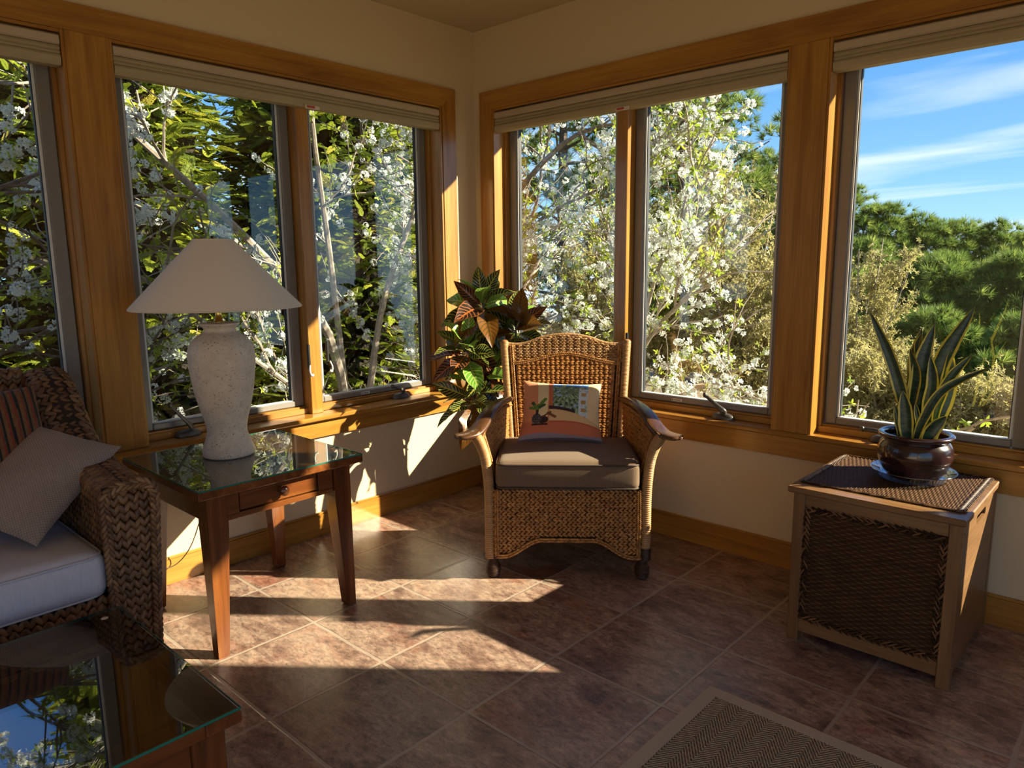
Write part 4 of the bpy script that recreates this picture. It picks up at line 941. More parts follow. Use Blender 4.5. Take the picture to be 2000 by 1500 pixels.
V,F=lathe([(0,0),(.004,.0008),(.0048,0)],10); V=V[:,[2,1,0]]+np.array([HX1,HY0+.022,.56]); MB().add(V,F).build('screw',M['black'],hm)
# lid: frame boards around a woven inset
lx0,lx1,ly0,ly1=2.325,2.913,-.668,-.045
MB().add(*box(lx0,lx1,ly0,ly1,HZ-.026,HZ-.002,.004)).build('lid',wood('hamper',0),hm)
ld=bpy.data.objects['lid']
MX0,MX1,MY0,MY1=2.352,2.884,-.590,-.080
mb=MB(); woven(mb,lambda a,b,h:np.stack([MX0+b,MY0+a,HZ-.0015+h*.8],1),MY1-MY0,MX1-MX0,.0080,.0240,.0030); wm=mb.build('woven_inset',M['hamper_weave'],ld,True)
mb=MB()
for x in (MX0,MX1): mb=MB(); braid(mb,[(x,MY0,HZ),(x,(MY0+MY1)/2,HZ),(x,MY1,HZ)],.020,.016,(0,0,1),.008); mb.build('braided_edge',M['braid_light'],wm,True)['label']='paler braided edge'
for y in (MY0,MY1): mb=MB(); braid(mb,[(MX0,y,HZ),((MX0+MX1)/2,y,HZ),(MX1,y,HZ)],.012,.016,(0,0,1),.006); mb.build('braided_edge',M['hamper_weave'],wm,True)
# ================================================================= potted snake plant
PX,PY,PZ=2.655,-.270,HZ+.004
ss=empty('plant_saucer',(PX,PY,PZ),0,'clear plastic saucer under the glazed plant pot on the hamper','saucer')
V,F=lathe([(0,.002),(.110,.002),(.115,.005),(.124,.016),(.127,.022),(.144,.034),(.149,.036),(.1505,.034),(.146,.031),(.129,.020),(.126,.012),(.117,.000),(.0,.000)],64)
MB().add(V,F).build('saucer_dish',M['saucer'],ss,True)
pp_=empty('potted_snake_plant',(PX,PY,PZ+.003),0,'snake plant with yellow-edged upright leaves in a dark glazed pot on the hamper','potted plant')
prof=spline([(p[0],0,p[1]) for p in ((.078,.0),(.090,.006),(.108,.030),(.126,.068),(.131,.098),(.127,.126),(.117,.144),(.113,.150),(.124,.158),(.131,.166),(.130,.174),(.120,.178),(.110,.174),(.106,.165),(.106,.150))],90)
MB().add(*lathe([(0,0)]+[(p[0],p[2]) for p in prof]+[(.105,.145)],72)).build('pot',M['pot'],pp_,True)
MB().add(*lathe([(0,.150),(.05,.152),(.106,.149)],32)).build('soil',M['soil'],pp_,True)
MB().add(*tube(rrect(-.03,.03,-.03,.03,.155,.029)+np.array([-.055,-.02,0]),.004,8,closed=True)).build('watering_ring',M['gasket'],pp_,True)
view=Vector((3.352-PX,-3.318-PY,0)).normalized(); RT=np.array([-view.y,view.x,0.]); FW=np.array([view.x,view.y,0.])
def snake(ctrl,w,turn=0.,fold=.25):
    """ctrl: (right,towards the room,height) in metres above the pot foot"""
    C_=np.array([RT*(c[0]-.05*min(1,max(0,(c[2]-.15)/.45)))+FW*c[1]+np.array([0,0,c[2]]) for c in ctrl]); n=30; P=spline(C_,n); T=np.gradient(P,axis=0); T/=np.linalg.norm(T,axis=1)[:,None]
    side=RT*math.cos(turn)+FW*math.sin(turn); B=side-T*(T@side)[:,None]; B/=np.linalg.norm(B,axis=1)[:,None]; Nn=np.cross(B,T)
    t=np.linspace(0,1,n); wd=w/2*np.interp(t,[0,.15,.45,.75,.92,1],[.55,.75,1,.85,.42,.02]); k=7; c=np.linspace(-1,1,k)
    V=[];A=[]
    for off in (0,-.0025):
        V.append((P[:,None,:]+wd[:,None,None]*c[None,:,None]*B[:,None,:]+Nn[:,None,:]*((c**2)[None,:,None]*wd[:,None,None]*fold*1.4+off)).reshape(-1,3))
        A.append(np.stack([np.abs(np.broadcast_to(c,(n,k))).ravel(),np.repeat(t,k),0*np.repeat(t,k)],1))
    i=np.arange(n-1)[:,None]*k; j=np.arange(k-1)[None,:]; q=np.stack([i+j,i+j+1,i+k+j+1,i+k+j],-1).reshape(-1,4); F=[q,q[:,::-1]+n*k]
    MB().add(np.concatenate(V),F,np.concatenate(A)).build('leaf',M['snake'],pp_,True)
b0=.148
# pot-plane: pixel 1785 = right 0 ; about 2.3 mm per pixel
snake([(-.020,.02,b0),(-.035,.03,.30),(-.070,.03,.46),(-.140,.02,.640)],.050,.15)
snake([(.030,-.02,b0),(.050,-.02,.28),(.100,-.02,.46),(.205,-.03,.660)],.070,-.1)
snake([(.010,.0,b0),(.012,.01,.28),(.032,.01,.44),(.080,.0,.595)],.064,.05)
snake([(.000,-.04,b0),(.000,-.04,.30),(.006,-.04,.45),(.038,-.04,.575)],.046,.2)
snake([(.035,-.05,b0),(.042,-.05,.35),(.052,-.05,.48),(.060,-.05,.570)],.036,.0)
snake([(-.008,.01,b0),(-.010,.02,.28),(.012,.02,.40),(-.004,.02,.500)],.050,.5)
snake([(.050,.0,b0),(.075,.0,.28),(.120,.0,.39),(.195,-.01,.485)],.040,.1)
snake([(-.002,.06,b0),(.030,.07,.24),(.100,.08,.36),(.245,.09,.455)],.036,.35)
snake([(.048,-.01,b0),(.080,-.01,.26),(.112,-.02,.36),(.128,-.02,.50)],.070,-.3)
snake([(-.025,.06,b0),(-.028,.065,.20),(-.028,.065,.27),(-.034,.065,.345)],.054,.05)
snake([(-.048,.05,b0),(-.050,.055,.20),(-.056,.055,.24),(-.062,.055,.285)],.030,.1)
snake([(.035,.07,b0),(.045,.075,.185),(.070,.075,.225),(.105,.075,.262)],.056,-.2)
snake([(.040,.03,b0),(.046,.03,.27),(.066,.03,.38),(.062,.02,.475)],.046,.3)
snake([(.018,.05,b0),(.016,.055,.21),(.010,.055,.26),(.006,.055,.300)],.022,.1)
snake([(.030,.0,b0),(.030,.0,.40),(.020,-.02,.50),(.034,-.03,.555)],.030,.8)
# ================================================================= croton in the corner
CXp,CYp=.50,-.22
cr=empty('potted_croton',(CXp,CYp,0),0,'croton with dark, lime and orange veined leaves standing in the corner behind the wicker armchair','potted plant')
MB().add(*lathe([(0,0),(.095,0),(.10,.005),(.13,.26),(.143,.265),(.145,.30),(.132,.302),(.127,.27),(.125,.255),(0,.255)],40)).build('pot',M['clay'],cr,True)
MB().add(*lathe([(0,.262),(.125,.258)],24)).build('soil',M['soil'],cr,True)
v2=Vector((3.352-CXp,-3.318-CYp,0)).normalized(); R2=np.array([-v2.y,v2.x,0.]); F2=np.array([v2.x,v2.y,0.])
hubs=[((.03,.02,1.25),24,.92,.15),((-.06,.10,1.00),24,.92,0),((.22,.0,1.11),22,.92,.1),((-.03,.13,.74),20,.85,-.1),((.06,.10,.88),14,.8,0),((.10,-.06,1.05),14,.85,.1)]
st_=MB()
def leaf_tpl(n=12,k=7):
    t=np.linspace(0,1,n); w_=np.interp(t,[0,.08,.25,.5,.72,.9,1],[.03,.10,.62,1.,.86,.36,.0]); c=np.linspace(-1,1,k); tt,cc=np.meshgrid(t,c,indexing='ij')
    return tt.ravel(),cc.ravel(),np.repeat(w_,k)
def croton_leaf(base,d,up,L,W,pal,droop,curl):
    n,k=13,7; tt,cc,ww=leaf_tpl(n,k); d=d/np.linalg.norm(d); s=np.cross(d,up); s/=np.linalg.norm(s); u=np.cross(s,d)
    x=tt*L; z=-droop*L*tt**2+.06*W*np.sin(tt*14+curl*5)*np.abs(cc)*ww; y=cc*ww*W/2; z=z+np.abs(cc)*ww*W*.22
    V=base+x[:,None]*d+y[:,None]*s+z[:,None]*u; i=np.arange(n-1)[:,None]*k; j=np.arange(k-1)[None,:]
    F=np.stack([i+j,i+j+1,i+k+j+1,i+k+j],-1).reshape(-1,4)
    q=MB().add(V,[F],np.stack([cc,tt,np.full(len(tt),pal)],1)); q.build('leaf',M['croton'],cr,True)
rc=np.random.RandomState(11); nl=0
for hi,(h,cnt,sc_,tilt) in enumerate(hubs):
    H=R2*(h[0]-.198)+F2*(h[1]+.055)+np.array([0,0,h[2]]); P=spline([(0.02*hi-.05,.01,.25),tuple(H*.6+np.array([0,0,.08])*(h[2]>.9)),tuple(H)],14); st_.add(*tube(P,np.linspace(.010,.006,14),7))
    for i in range(cnt):
        az=i*2.39996+hi; el=R(-38+118*(i/cnt)); dd=np.array([math.cos(az)*math.cos(el),math.sin(az)*math.cos(el),math.sin(el)])
        wpos=H+np.array([CXp,CYp,0])
        # stay clear of the two walls
        if wpos[0]+dd[0]*.31<.03: dd[0]*=.15
        if wpos[1]+dd[1]*.31>-.03: dd[1]*=.15
        L=.285*sc_*rc.uniform(.8,1.08)*(1-.25*(i/cnt)); W=L*rc.uniform(.44,.56)
        r=rc.rand(); pal=(.15 if r<.46 else .36 if r<.58 else .50 if r<.74 else .70 if r<.87 else .9)
        if i>cnt*.8 and rc.rand()<.6: pal=.9
        if i<cnt*.25 and rc.rand()<.4: pal=rc.choice([.5,.7])
        if hi==0 and i>cnt*.6 and pal==.7: pal=.15
        croton_leaf(H+dd*.012+np.array([0,0,-.07*(1-i/cnt)]),dd,np.array([0,0,1.])+F2*rc.uniform(.3,1.3)+rc.normal(size=3)*.25,L,W,pal,rc.uniform(.2,.6),rc.rand()); nl+=1
st_.build('stem',M['bark'],cr,True)
# ================================================================= outdoors
def gz(x,y):
    x=np.asarray(x,float); y=np.asarray(y,float); d=np.maximum(0,np.maximum(-x,y)-1.0)
    return -.75-.10*np.minimum(d,12)-.17*np.maximum(0,y-10)*np.clip(.6+x*.02,0.3,1)+.35*(vnoise(x*.25+9,y*.25+3,2)-.5)
def terr(a,b):
    x=-60+110*a; y=-30+110*b; return np.stack([x,y,gz(x,y)],1)
V,F=grid(terr,90,90)
cen=V[F[0]].mean(1); keep=~((cen[:,0]>-.0)&(cen[:,0]<5.6)&(cen[:,1]<0.)&(cen[:,1]>-6.2)); F=[F[0][keep]]
g_=MB().add(V,F).build('ground',M['ground'],None,True); g_['kind']='structure'
fd=MB(); fd.add(*box(-.15,XE+.15,0,.15,-2.2,0,0)); fd.add(*box(-.15,0,YE-.15,.15,-2.2,0,0)); struct('trim_20',fd,M['siding'])
class Tree:
    def __init__(s,seed): s.r=np.random.RandomState(seed); s.w=MB(); s.nodes=[]; s.dirs=[]
    def limb(s,P,r0,r1,seg=6):
        s.w.add(*tube(P,np.linspace(r0,r1,len(P)),seg,caps=False)); return s
    def grow(s,p,d,L,r,depth,kids,spread=.8,up=.15,curl=.25,ok=None):
        n=max(4,int(L/.09)); n=min(n,12); P=[np.array(p,float)]; d=np.array(d,float)/np.linalg.norm(d)
        for i in range(n):
            d=d+s.r.normal(size=3)*curl*.35+np.array([0,0,up*.12]); d/=np.linalg.norm(d); P.append(P[-1]+d*L/n)
        P=np.array(P); s.limb(P,r,r*.45,5 if depth>0 else 4)
        if depth<=1:
            for i in range(1,len(P)): s.nodes.append(P[i]); s.dirs.append(d.copy())
        if depth>0:
            for k in range(kids[0]):
                t=s.r.uniform(.2,1.); i=min(int(t*n),n-1); q=P[i]+(P[i+1]-P[i])*(t*n-i)
                ax=s.r.normal(size=3); ax-=d*(ax@d); ax/=np.linalg.norm(ax); nd=(P[i+1]-P[i]); nd=nd/np.linalg.norm(nd)*1.0+ax*spread*s.r.uniform(.6,1.3)
                if ok is not None and not ok(q+nd/np.linalg.norm(nd)*L*.6): continue
                s.grow(q,nd,L*s.r.uniform(.42,.68),r*.52,depth-1,kids[1:],spread,up,curl,ok)
def cards(L,W,n=3,bend=.2):
    """one leaf blade along x"""
    t=np.linspace(0,1,n+1); w_=np.sin(np.clip(t,.0,1)*PI)**.8*.5*W; w_[0]=.04*W; w_[-1]=0
    V=np.concatenate([np.stack([t*L,w_,-bend*L*t*t],1),np.stack([t*L,-w_,-bend*L*t*t],1)]); F=[(i,i+1,n+2+i,n+1+i) for i in range(n)]
    return V,F
def join(parts):
    V=[];F=[];k=0
    for v,f in parts:
        V.append(np.asarray(v)); F+=[tuple(np.array(q)+k) for q in f]; k+=len(v)
    return np.concatenate(V),F
def tofa(F):
    d={}
    for f in F: d.setdefault(len(f),[]).append(f)
    return [np.array(x) for x in d.values()]
def rotm(ax,az,el,roll=0):
    ca,sa=math.cos(az),math.sin(az); ce,se=math.cos(el),math.sin(el); cr_,sr=math.cos(roll),math.sin(roll)
    return np.array([[ca,-sa,0],[sa,ca,0],[0,0,1]])@np.array([[ce,0,-se],[0,1,0],[se,0,ce]])@np.array([[1,0,0],[0,cr_,-sr],[0,sr,cr_]])
rt=np.random.RandomState(3)
def flower():
    P=[]
    for k in range(5):
        a=k*72; t=R(a); V=np.array([(0.15,0,0),(.55,.40,.10),(1.,.22,.28),(1.,-.22,.28),(.55,-.40,.10)])
        c,s_=math.cos(t),math.sin(t); V=V@np.array([[c,s_,0],[-s_,c,0],[0,0,1]]); P.append((V,[(0,4,3,2,1)]))
    return join(P)
FV,FF=flower()
def cluster(nf,rad,fr):
    P=[]
    for k in range(nf):
        v=rt.normal(size=3); v/=np.linalg.norm(v); m=basis(np.cross(v,rt.normal(size=3))[None],v[None])[0]; P.append(((m@(FV*fr).T).T+v*rad*rt.uniform(.5,1),FF))
    return join(P)
CLV,CLF=cluster(11,.036,.017); CLF=tofa(CLF)
CSV,CSF=cluster(5,.024,.016); CSF=tofa(CSF)
def sprig(n,L,W,sp=.9):
    P=[]
    for k in range(n):
        v,f=cards(L*rt.uniform(.7,1.1),W); m=rotm(0,k*2.4,rt.uniform(.1,sp),rt.uniform(-.6,.6)); P.append(((m@v.T).T,f))
    return join(P)
LSV,LSF=sprig(5,.055,.020); LSF=tofa(LSF)
def frond(L=.30,nb=9):
    P=[]; st=np.linspace(.05,1,nb)
    for i,t in enumerate(st):
        for sg in (-1,1):
            l=L*.42*(1-t*.75); a=sg*R(38+rt.uniform(-6,6)); c,s_=math.cos(a),math.sin(a); o=np.array([t*L,0,-.10*L*t*t])
            V=np.array([(0,0,0),(l*.4,.020*L/.30*1.2,0),(l,0,-.01),(l*.4,-.020*L/.30*1.2,0)])@np.array([[c,s_,0],[-s_,c,0],[0,0,1]])+o; P.append((V,[(0,1,2,3)]))
            for q in (.35,.65):
                a2=a+sg*R(30)*(1 if q<.5 else -1.6); c2,s2=math.cos(a2),math.sin(a2); l2=l*.42; o2=o+np.array([c,s_,0])*l*q
                V=np.array([(0,0,0),(l2*.5,.007,0),(l2,0,-.008),(l2*.5,-.007,0)])@np.array([[c2,s2,0],[-s2,c2,0],[0,0,1]])+o2; P.append((V,[(0,1,2,3)]))
    return join(P)
FRV,FRF=frond(); FRF=tofa(FRF)
def tuft(n,L,W):
    P=[]
    for k in range(n):
        v=rt.normal(size=3); v[0]=abs(v[0])+.5; v/=np.linalg.norm(v); m=basis(v[None],rt.normal(size=3)[None])[0]; P.append(((m@np.array([(0,-W/2,0),(L,0,0),(0,W/2,0)]).T).T,[(0,1,2)]))
    return join(P)
TFV,TFF=tuft(26,1.,.075); TFF=tofa(TFF)
def put(name,parent,mat,tv,tf,pos,dirs,size,seed,bias=None,up=None):
    if len(pos)==0: return None
    r_=np.random.RandomState(seed); pos=np.asarray(pos); m=len(pos); size=size*r_.uniform(.75,1.25,m)
    upv=r_.normal(size=(m,3)) if up is None else np.asarray(up)+r_.normal(size=(m,3))*.35
    a=r_.rand(m) if bias is None else np.clip(r_.normal(size=m)*.22+bias,0,1)
    V,F,A=scatter(tv,tf,pos,basis(np.asarray(dirs),upv,size),a); return MB().add(V,F,A).build(name,mat,parent)
# ---- blossoming cherries
def cherry(name_label,base,limbs,seed,dens,leaf,ok=None,depth=2,kids=(7,5),spread=.85,big=.5):
    root=empty('blossoming_tree',(0,0,0),0,name_label,'tree'); T_=Tree(seed)
    for L in limbs:
        pts=spline([tuple(base)]+[tuple(p) for p in L['p']],16); r0=L.get('r',.035); T_.limb(pts,r0,.010,7)
        for k in range(L.get('n',8)):
            t=T_.r.uniform(L.get('t0',.3),1.); i=min(int(t*15),14); d=pts[i+1]-pts[i]; d/=np.linalg.norm(d); ax=T_.r.normal(size=3); ax-=d*(ax@d); ax/=np.linalg.norm(ax)
            q=pts[i]; nd=d+ax*spread
            if ok is not None and not ok(q+nd*.5): continue
            T_.grow(q,nd,T_.r.uniform(.55,1.15)*L.get('s',1.),.011,depth-1,kids,spread,.1,.45,ok)
    T_.w.build('branches',M['twig'] if seed%2 else M['bark'],root)
    P=np.array(T_.nodes); D=np.array(T_.dirs); r_=np.random.RandomState(seed+50)
    if ok is not None: k=np.array([ok(p) for p in P]); P,D=P[k],D[k]
    m=len(P); 
    # flowers come in runs along some twigs
    w_=(vnoise(P[:,0]*2.3+P[:,2]*1.7,P[:,1]*2.3+P[:,2],seed)>.5-.18*(dens-.3))&(r_.rand(m)<dens)
    Pb=P[w_]+r_.normal(size=(w_.sum(),3))*.02; bigm=r_.rand(len(Pb))<big
    put('blossoms',root,M['petal'],CLV,CLF,Pb[bigm],rndunit(r_,bigm.sum()),1.,seed+1); put('blossoms',root,M['petal'],CSV,CSF,Pb[~bigm],rndunit(r_,(~bigm).sum()),1.1,seed+2)
    l=r_.rand(m)<leaf; put('leaves',root,M['new_leaf'],LSV,LSF,P[l]+r_.normal(size=(l.sum(),3))*.015,D[l]+rndunit(r_,l.sum())*.6,.85,seed+3)
    return root
ZB=lambda x,y:float(gz(x,y))
okL=lambda p:p[0]<-.45
cherry('blossoming tree close outside the window behind the lamp, its pale trunk leaning left',(-2.3,.6,ZB(-2.3,.6)),[
 dict(p=[(-2.0,.2,.8),(-1.9,-.5,1.6),(-1.7,-1.5,2.4),(-1.6,-2.2,3.0)],r=.05,n=16),dict(p=[(-2.1,.8,1.0),(-1.9,1.2,2.2),(-1.7,1.3,3.2)],n=14,r=.04),
 dict(p=[(-1.9,.0,.2),(-1.5,-.9,.9),(-1.3,-1.7,1.5)],n=14,r=.03),dict(p=[(-2.0,1.2,.3),(-1.6,2.0,1.0),(-1.4,2.6,1.9)],n=12,r=.03),dict(p=[(-2.1,.3,1.4),(-1.5,-.2,2.5),(-1.3,-.3,3.3)],n=12)],21,.62,.30,okL,2,(6,4))
cherry('blossoming tree outside the far left window with thick dark limbs',(-1.9,-3.6,ZB(-1.9,-3.6)),[
 dict(p=[(-1.7,-3.2,.6),(-1.5,-2.7,1.0),(-1.35,-2.0,1.15)],n=9,r=.045),dict(p=[(-1.6,-3.2,1.2),(-1.3,-2.6,1.7),(-1.3,-2.0,2.0)],n=8,r=.03),dict(p=[(-1.6,-3.0,-.1),(-1.4,-2.3,.3),(-1.3,-1.6,.55)],n=12,r=.03)],22,.62,.30,okL,2,(5,3))
cherry('blossoming tree outside the right-hand pane of the left double window',(-3.0,2.6,ZB(-3.,2.6)),[
 dict(p=[(-2.6,2.4,1.0),(-2.3,1.8,2.1),(-2.0,1.2,3.2)],n=14,r=.04),dict(p=[(-2.8,3.0,1.0),(-2.4,3.4,2.2),(-2.2,3.2,3.4)],n=14,r=.04),dict(p=[(-2.4,2.2,.2),(-1.8,1.9,.8),(-1.5,1.2,1.3)],n=14)],24,.50,.34,okL,2,(6,4))
# right side
def okR(p): return p[1]>.95 and (p[0]<1.15-.35*(p[1]-1.2) or p[2]<.9) and p[2]<3.6
cherry('blossoming tree filling the right double window behind the armchair',(-.55,2.6,ZB(-.5,2.6)),[
 dict(p=[(-.5,2.4,.6),(-.3,2.2,1.5),(-.1,2.2,2.4),(.2,2.3,2.8)],n=18,r=.045),dict(p=[(-.3,2.3,.4),(.2,2.0,1.0),(.75,1.9,1.35)],n=18,r=.03),
 dict(p=[(-.3,2.4,.0),(.3,2.2,.35),(.9,2.0,.65)],n=16,r=.03),dict(p=[(-.2,2.3,.9),(.2,2.1,1.7),(.55,2.0,2.1)],n=16,r=.03)],31,.62,.50,okR,2,(6,4))
cherry('blossoming tree with long arching dark limbs at the corner pane beside the croton',(-2.9,2.4,ZB(-2.9,2.4)),[
 dict(p=[(-2.4,2.3,1.2),(-1.9,2.3,2.0),(-1.1,2.3,2.6),(-.5,2.5,2.75)],n=12,r=.06),dict(p=[(-2.3,2.3,.8),(-1.8,2.2,1.5),(-1.2,2.1,1.9),(-.6,2.1,2.1)],n=12,r=.04),dict(p=[(-2.4,2.2,.2),(-1.6,2.0,.7),(-.9,1.9,1.0)],n=14,r=.03)],32,.40,.30,okR,2,(5,4))
def okR2(p): return p[1]>.9 and p[2]<.55+.75*np.clip(1.6-p[0],0,.7) and p[0]<3.0
cherry('low blossoming tree outside the window behind the snake plant',(1.25,2.3,ZB(1.2,2.3)),[
 dict(p=[(1.35,2.2,.0),(1.5,2.0,.5),(1.55,1.9,1.0)],n=12,r=.03),dict(p=[(1.6,2.1,-.2),(1.9,1.8,.15),(2.15,1.6,.35)],n=9,r=.02),dict(p=[(1.5,2.2,-.3),(2.1,1.9,.05),(2.55,1.5,.50)],n=4,r=.015,t0=.6,s=.5)],33,.6,.30,okR2,2,(5,3))
# ---- cedars beyond the left wall
def cedar(x,y,rad,h,n,seed,label,inner=True):
    root=empty('cedar_tree',(0,0,0),0,label,'tree'); r_=np.random.RandomState(seed); z0=float(gz(x,y))
    MB().add(*tube([(x,y,z0-.1),(x,y,z0+h*.5),(x,y,z0+h*.97)],[.14,.09,.02],9)).build('trunk',M['bark'],root)
    az=r_.uniform(0,2*PI,n); t=r_.rand(n)**.85; lob=1+.22*np.sin(az*3+t*9+seed)+.15*np.sin(az*7-t*14); rr=rad*(1-t**1.6)*lob*r_.uniform(.55,1.05,n)
    P=np.stack([x+rr*np.cos(az),y+rr*np.sin(az),z0+.15+t*h*.97],1); D=np.stack([np.cos(az)+r_.normal(size=n)*.45,np.sin(az)+r_.normal(size=n)*.45,r_.uniform(-.55,.65,n)],1)
    k=P[:,0]<-.5; P,D=P[k],D[k]; dd=np.stack([np.cos(az),np.sin(az),0*az+.3],1)[k]
    put('foliage',root,M['cedar'],FRV,FRF,P,D,.74,seed+1,bias=.58,up=dd*.5+np.array([0,0,.8]))
    # inner twigs: oversized dark fronds, crown shade put into their colour
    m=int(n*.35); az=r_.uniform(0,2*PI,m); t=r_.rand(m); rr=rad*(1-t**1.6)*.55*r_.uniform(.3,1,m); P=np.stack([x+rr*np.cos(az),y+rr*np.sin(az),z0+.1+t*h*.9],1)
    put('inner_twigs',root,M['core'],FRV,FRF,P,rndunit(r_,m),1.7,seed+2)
    return root
cedar(-4.6,-3.3,1.6,7.5,8000,41,'feathery cedar directly outside the far left window')
cedar(-5.0,-.6,1.7,7.8,8500,42,'dark cedar seen above and behind the lamp shade')
cedar(-5.2,2.2,1.8,7.6,8000,43,'dark cedar behind the right-hand pane of the left double window')
cedar(-6.2,5.2,1.9,7.4,5500,44,'cedar furthest right along the row beyond the left windows')
cedar(-8.5,.8,2.6,9.5,4500,45,'tall cedar filling the gaps behind the front cedar row, left part')
cedar(-8.8,5.0,2.8,9.0,4500,46,'tall cedar filling the gaps behind the front cedar row, right part')
cedar(-8.0,-4.2,2.6,9.5,2400,47,'tall cedar filling the gap behind the far left cedar')
# ---- pines
def pine(x,y,h,rad,n,seed,label,size=.30,lean=0,z0=None):
    root=empty('pine_tree',(0,0,0),0,label,'tree'); r_=np.random.RandomState(seed); z0=float(gz(x,y)) if z0 is None else z0
    wb=MB(); wb.add(*tube([(x,y,z0-.2),(x+lean*.5,y,z0+h*.5),(x+lean,y,z0+h*.96)],[.16,.11,.03],8)); P=[];D=[]
    nb=int(h*7)
    for i in range(nb):
        t=.15+.83*i/nb; az=i*2.4+r_.rand(); L=rad*(1-((t-.15)/.85)**2.2)*r_.uniform(.55,1.1)+.30; b0_=np.array([x+lean*t,y,z0+h*t]); el=r_.uniform(.05,.55)
        d=np.array([math.cos(az)*math.cos(el),math.sin(az)*math.cos(el),math.sin(el)]); e=b0_+d*L; wb.add(*tube([tuple(b0_),tuple(b0_+d*L*.5+np.array([0,0,-.05*L])),tuple(e)],[.035,.022,.008],4,caps=False))
        for k in range(4):
            c=b0_+d*L*r_.uniform(.45,1.02)+r_.normal(size=3)*np.array([.22,.22,.10])*L; m=max(3,int(n/nb/4)); v=rndunit(r_,m); v[:,2]=np.abs(v[:,2])*.8-.1
            P.append(c+v*np.array([.34,.34,.20])*size/.30*r_.uniform(.6,1.1)); D.append(v+np.array([0,0,.45]))
    wb.build('trunk_and_boughs',M['bark'],root); P=np.concatenate(P); D=np.concatenate(D)
    put('needles',root,M['pine'],TFV,TFF,P,D,size*.62,seed+1,bias=.5); return root
pine(-3.1,8.0,6.6,1.9,2600,51,'tall pine just behind the blossom in the left pane of the right double window',.26)
pine(-5.2,7.4,7.2,2.2,2600,52,'broad pine behind the corner pane beside the croton',.28)
pine(-5.5,12.0,7.7,1.9,2800,53,'pine whose rounded top shows against the sky left of the wide post',.30,z0=-2.6)
hill=[(-7.2,28,11.2,2.6,'pine with the highest crown right of the wide post',-6.6),(-6.1,29,10.3,2.4,'second pine down the slope right of the wide post',-6.6),(-5.0,30,10.2,2.6,'pine just left of the middle of the sloping tree line',-7.),(-3.8,31,10.0,2.6,'pine right of the middle of the sloping tree line',-7.),(-2.6,32,10.2,2.6,'rounded pine two crowns from the right edge on the skyline',-7.4),(-1.5,33,10.0,2.6,'pine near the right edge on the skyline',-7.5),(-.3,34,9.9,2.6,'furthest right pine on the skyline',-7.6),
      (-4.4,22,7.6,2.5,'lower pine below the skyline behind the left of the snake plant',-5.6),(-2.3,22,7.4,2.6,'lower dark pine behind the snake plant leaves',-5.8),(-.3,22,7.2,2.6,'lower dark pine right of the snake plant',-5.8),(1.4,23,7.4,2.6,'lower pine cut by the right edge of the view',-5.8),(-9.6,26,12.0,2.6,'pine hidden mostly by the wide post',-6.2),
      (-.5,14.5,4.2,1.7,'short green pine low behind the snake plant',-4.0),(1.3,15,4.2,1.7,'short green pine low at the right edge',-4.0),(-3.4,14,5.6,1.3,'small pine against the sky beside the wide post',-3.0)]
for i,(x,y,h,rad,lb,z0) in enumerate(hill): pine(x,y,h,rad,2600,60+i*3,lb,.46 if y>18 else .36,z0=z0)
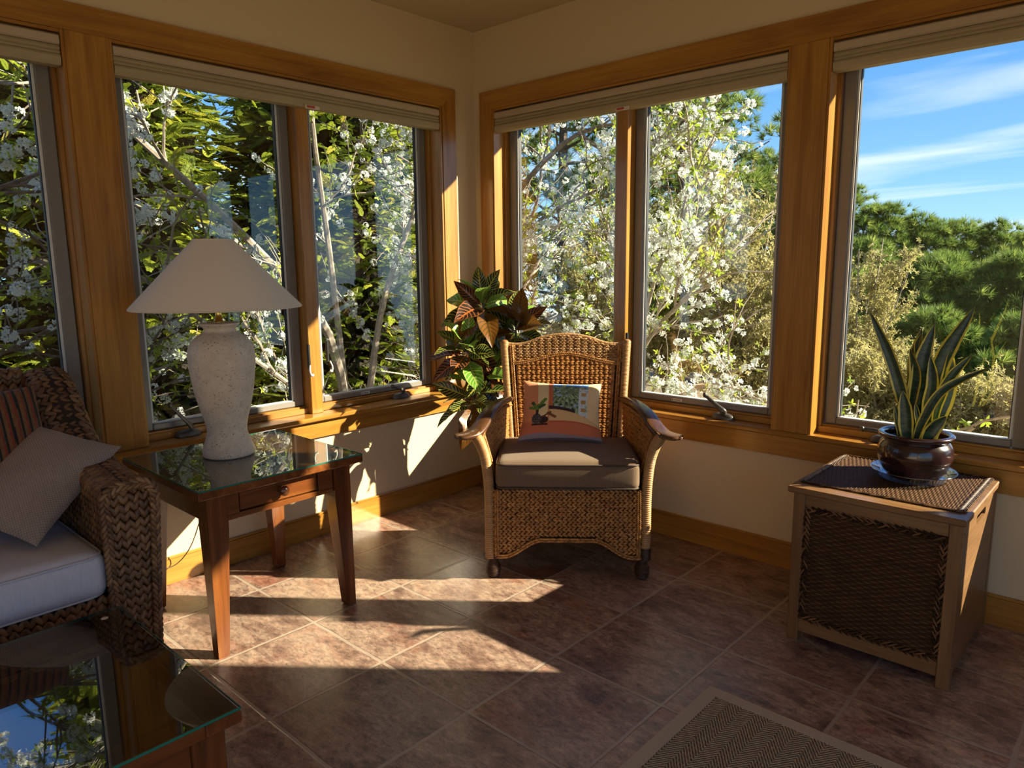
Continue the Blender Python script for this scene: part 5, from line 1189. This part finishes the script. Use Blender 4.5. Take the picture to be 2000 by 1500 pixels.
# ---- budding buff trees and bare thickets
def budding(x,y,h,rad,seed,label,n=9,leafn=1.0):
    root=empty('budding_tree',(0,0,0),0,label,'tree'); T_=Tree(seed); z0=float(gz(x,y))
    for k in range(n):
        a=k*2.4+T_.r.rand(); e=(x+rad*.7*math.cos(a)*T_.r.uniform(.2,1),y+rad*.7*math.sin(a)*T_.r.uniform(.2,1),z0+h*T_.r.uniform(.6,.92)); pts=spline([(x,y,z0),(x*.6+e[0]*.4,y*.6+e[1]*.4,z0+h*.35),e],12); T_.limb(pts,.035,.010,5)
        for q in range(9): i=T_.r.randint(3,11); T_.grow(pts[i],(pts[i+1]-pts[i])/np.linalg.norm(pts[i+1]-pts[i])+rndunit(T_.r,1)[0]*.8,T_.r.uniform(.5,1.)*rad*.55,.010,1,(4,),.8,.2,.3)
    T_.w.build('branches',M['twig'],root); P=np.array(T_.nodes); D=np.array(T_.dirs); r_=np.random.RandomState(seed); k=r_.rand(len(P))<.9; P,D=P[k],D[k]
    P=np.concatenate([P]+[P+r_.normal(size=P.shape)*.09 for _ in range(3)]); D=np.concatenate([D]*4); put('budding_leaves',root,M['buff'],LSV,LSF,P,D+rndunit(r_,len(P))*.7,1.0*leafn,seed+1); return root
budding(-1.7,7.2,4.3,1.5,81,'buff budding tree below the sky in the right pane behind the armchair')
budding(-3.0,7.6,4.1,1.5,87,'buff budding tree in the middle of the right pane behind the armchair')
budding(-.75,6.0,3.1,1.1,82,'smaller buff budding tree beside the wide post')
budding(-1.3,12.,4.2,1.3,83,'buff budding tree right of the wide post, behind the low blossom')
budding(-3.4,5.6,3.4,1.2,84,'buff budding tree low behind the corner pane')
budding(.0,9.0,1.5,1.0,85,'low buff shrub behind the snake plant pot')
budding(1.5,9.0,1.3,1.0,86,'low buff shrub at the right edge below the pines')
def thicket(x,y,w,d,h,n,seed,label,az0=0):
    r_=np.random.RandomState(seed); mb=MB()
    for k in range(n):
        px,py=x+r_.uniform(-w,w),y+r_.uniform(-d,d); z=float(gz(px,py)); a=r_.uniform(0,2*PI); L=h*r_.uniform(.5,1.2); b_=r_.uniform(.3,1.1)
        P=spline([(px,py,z-.05),(px+math.cos(a)*L*.25*b_,py+math.sin(a)*L*.25*b_,z+L*.5),(px+math.cos(a)*L*.8*b_,py+math.sin(a)*L*.8*b_,z+L*r_.uniform(.4,.9))],7)
        if P[:,0].max()>-.4 and P[:,1].min()<.5: continue
        mb.add(*tube(P,np.linspace(.009,.003,7),4,caps=False))
        for q in range(3):
            i=r_.randint(2,6); e=P[i]+r_.normal(size=3)*.22; mb.add(*tube([tuple(P[i]),tuple((P[i]+e)/2+r_.normal(size=3)*.02),tuple(e)],[.004,.003,.002],3,caps=False))
    o=mb.build('bare_thicket',M['twig']); tag(o,label,'shrub',None,'stuff'); return o
thicket(-.2,3.6,1.8,.9,1.1,420,91,'tangle of pale bare twigs low behind the armchair window')
thicket(1.3,4.4,1.6,1.0,.75,300,92,'tangle of pale bare twigs low behind the snake plant window')
thicket(-3.1,-.2,.7,2.0,1.0,380,93,'tangle of pale bare twigs low behind the lamp')
thicket(-3.2,2.9,.8,1.6,1.3,320,94,'tangle of pale bare twigs low behind the right pane of the left double window')
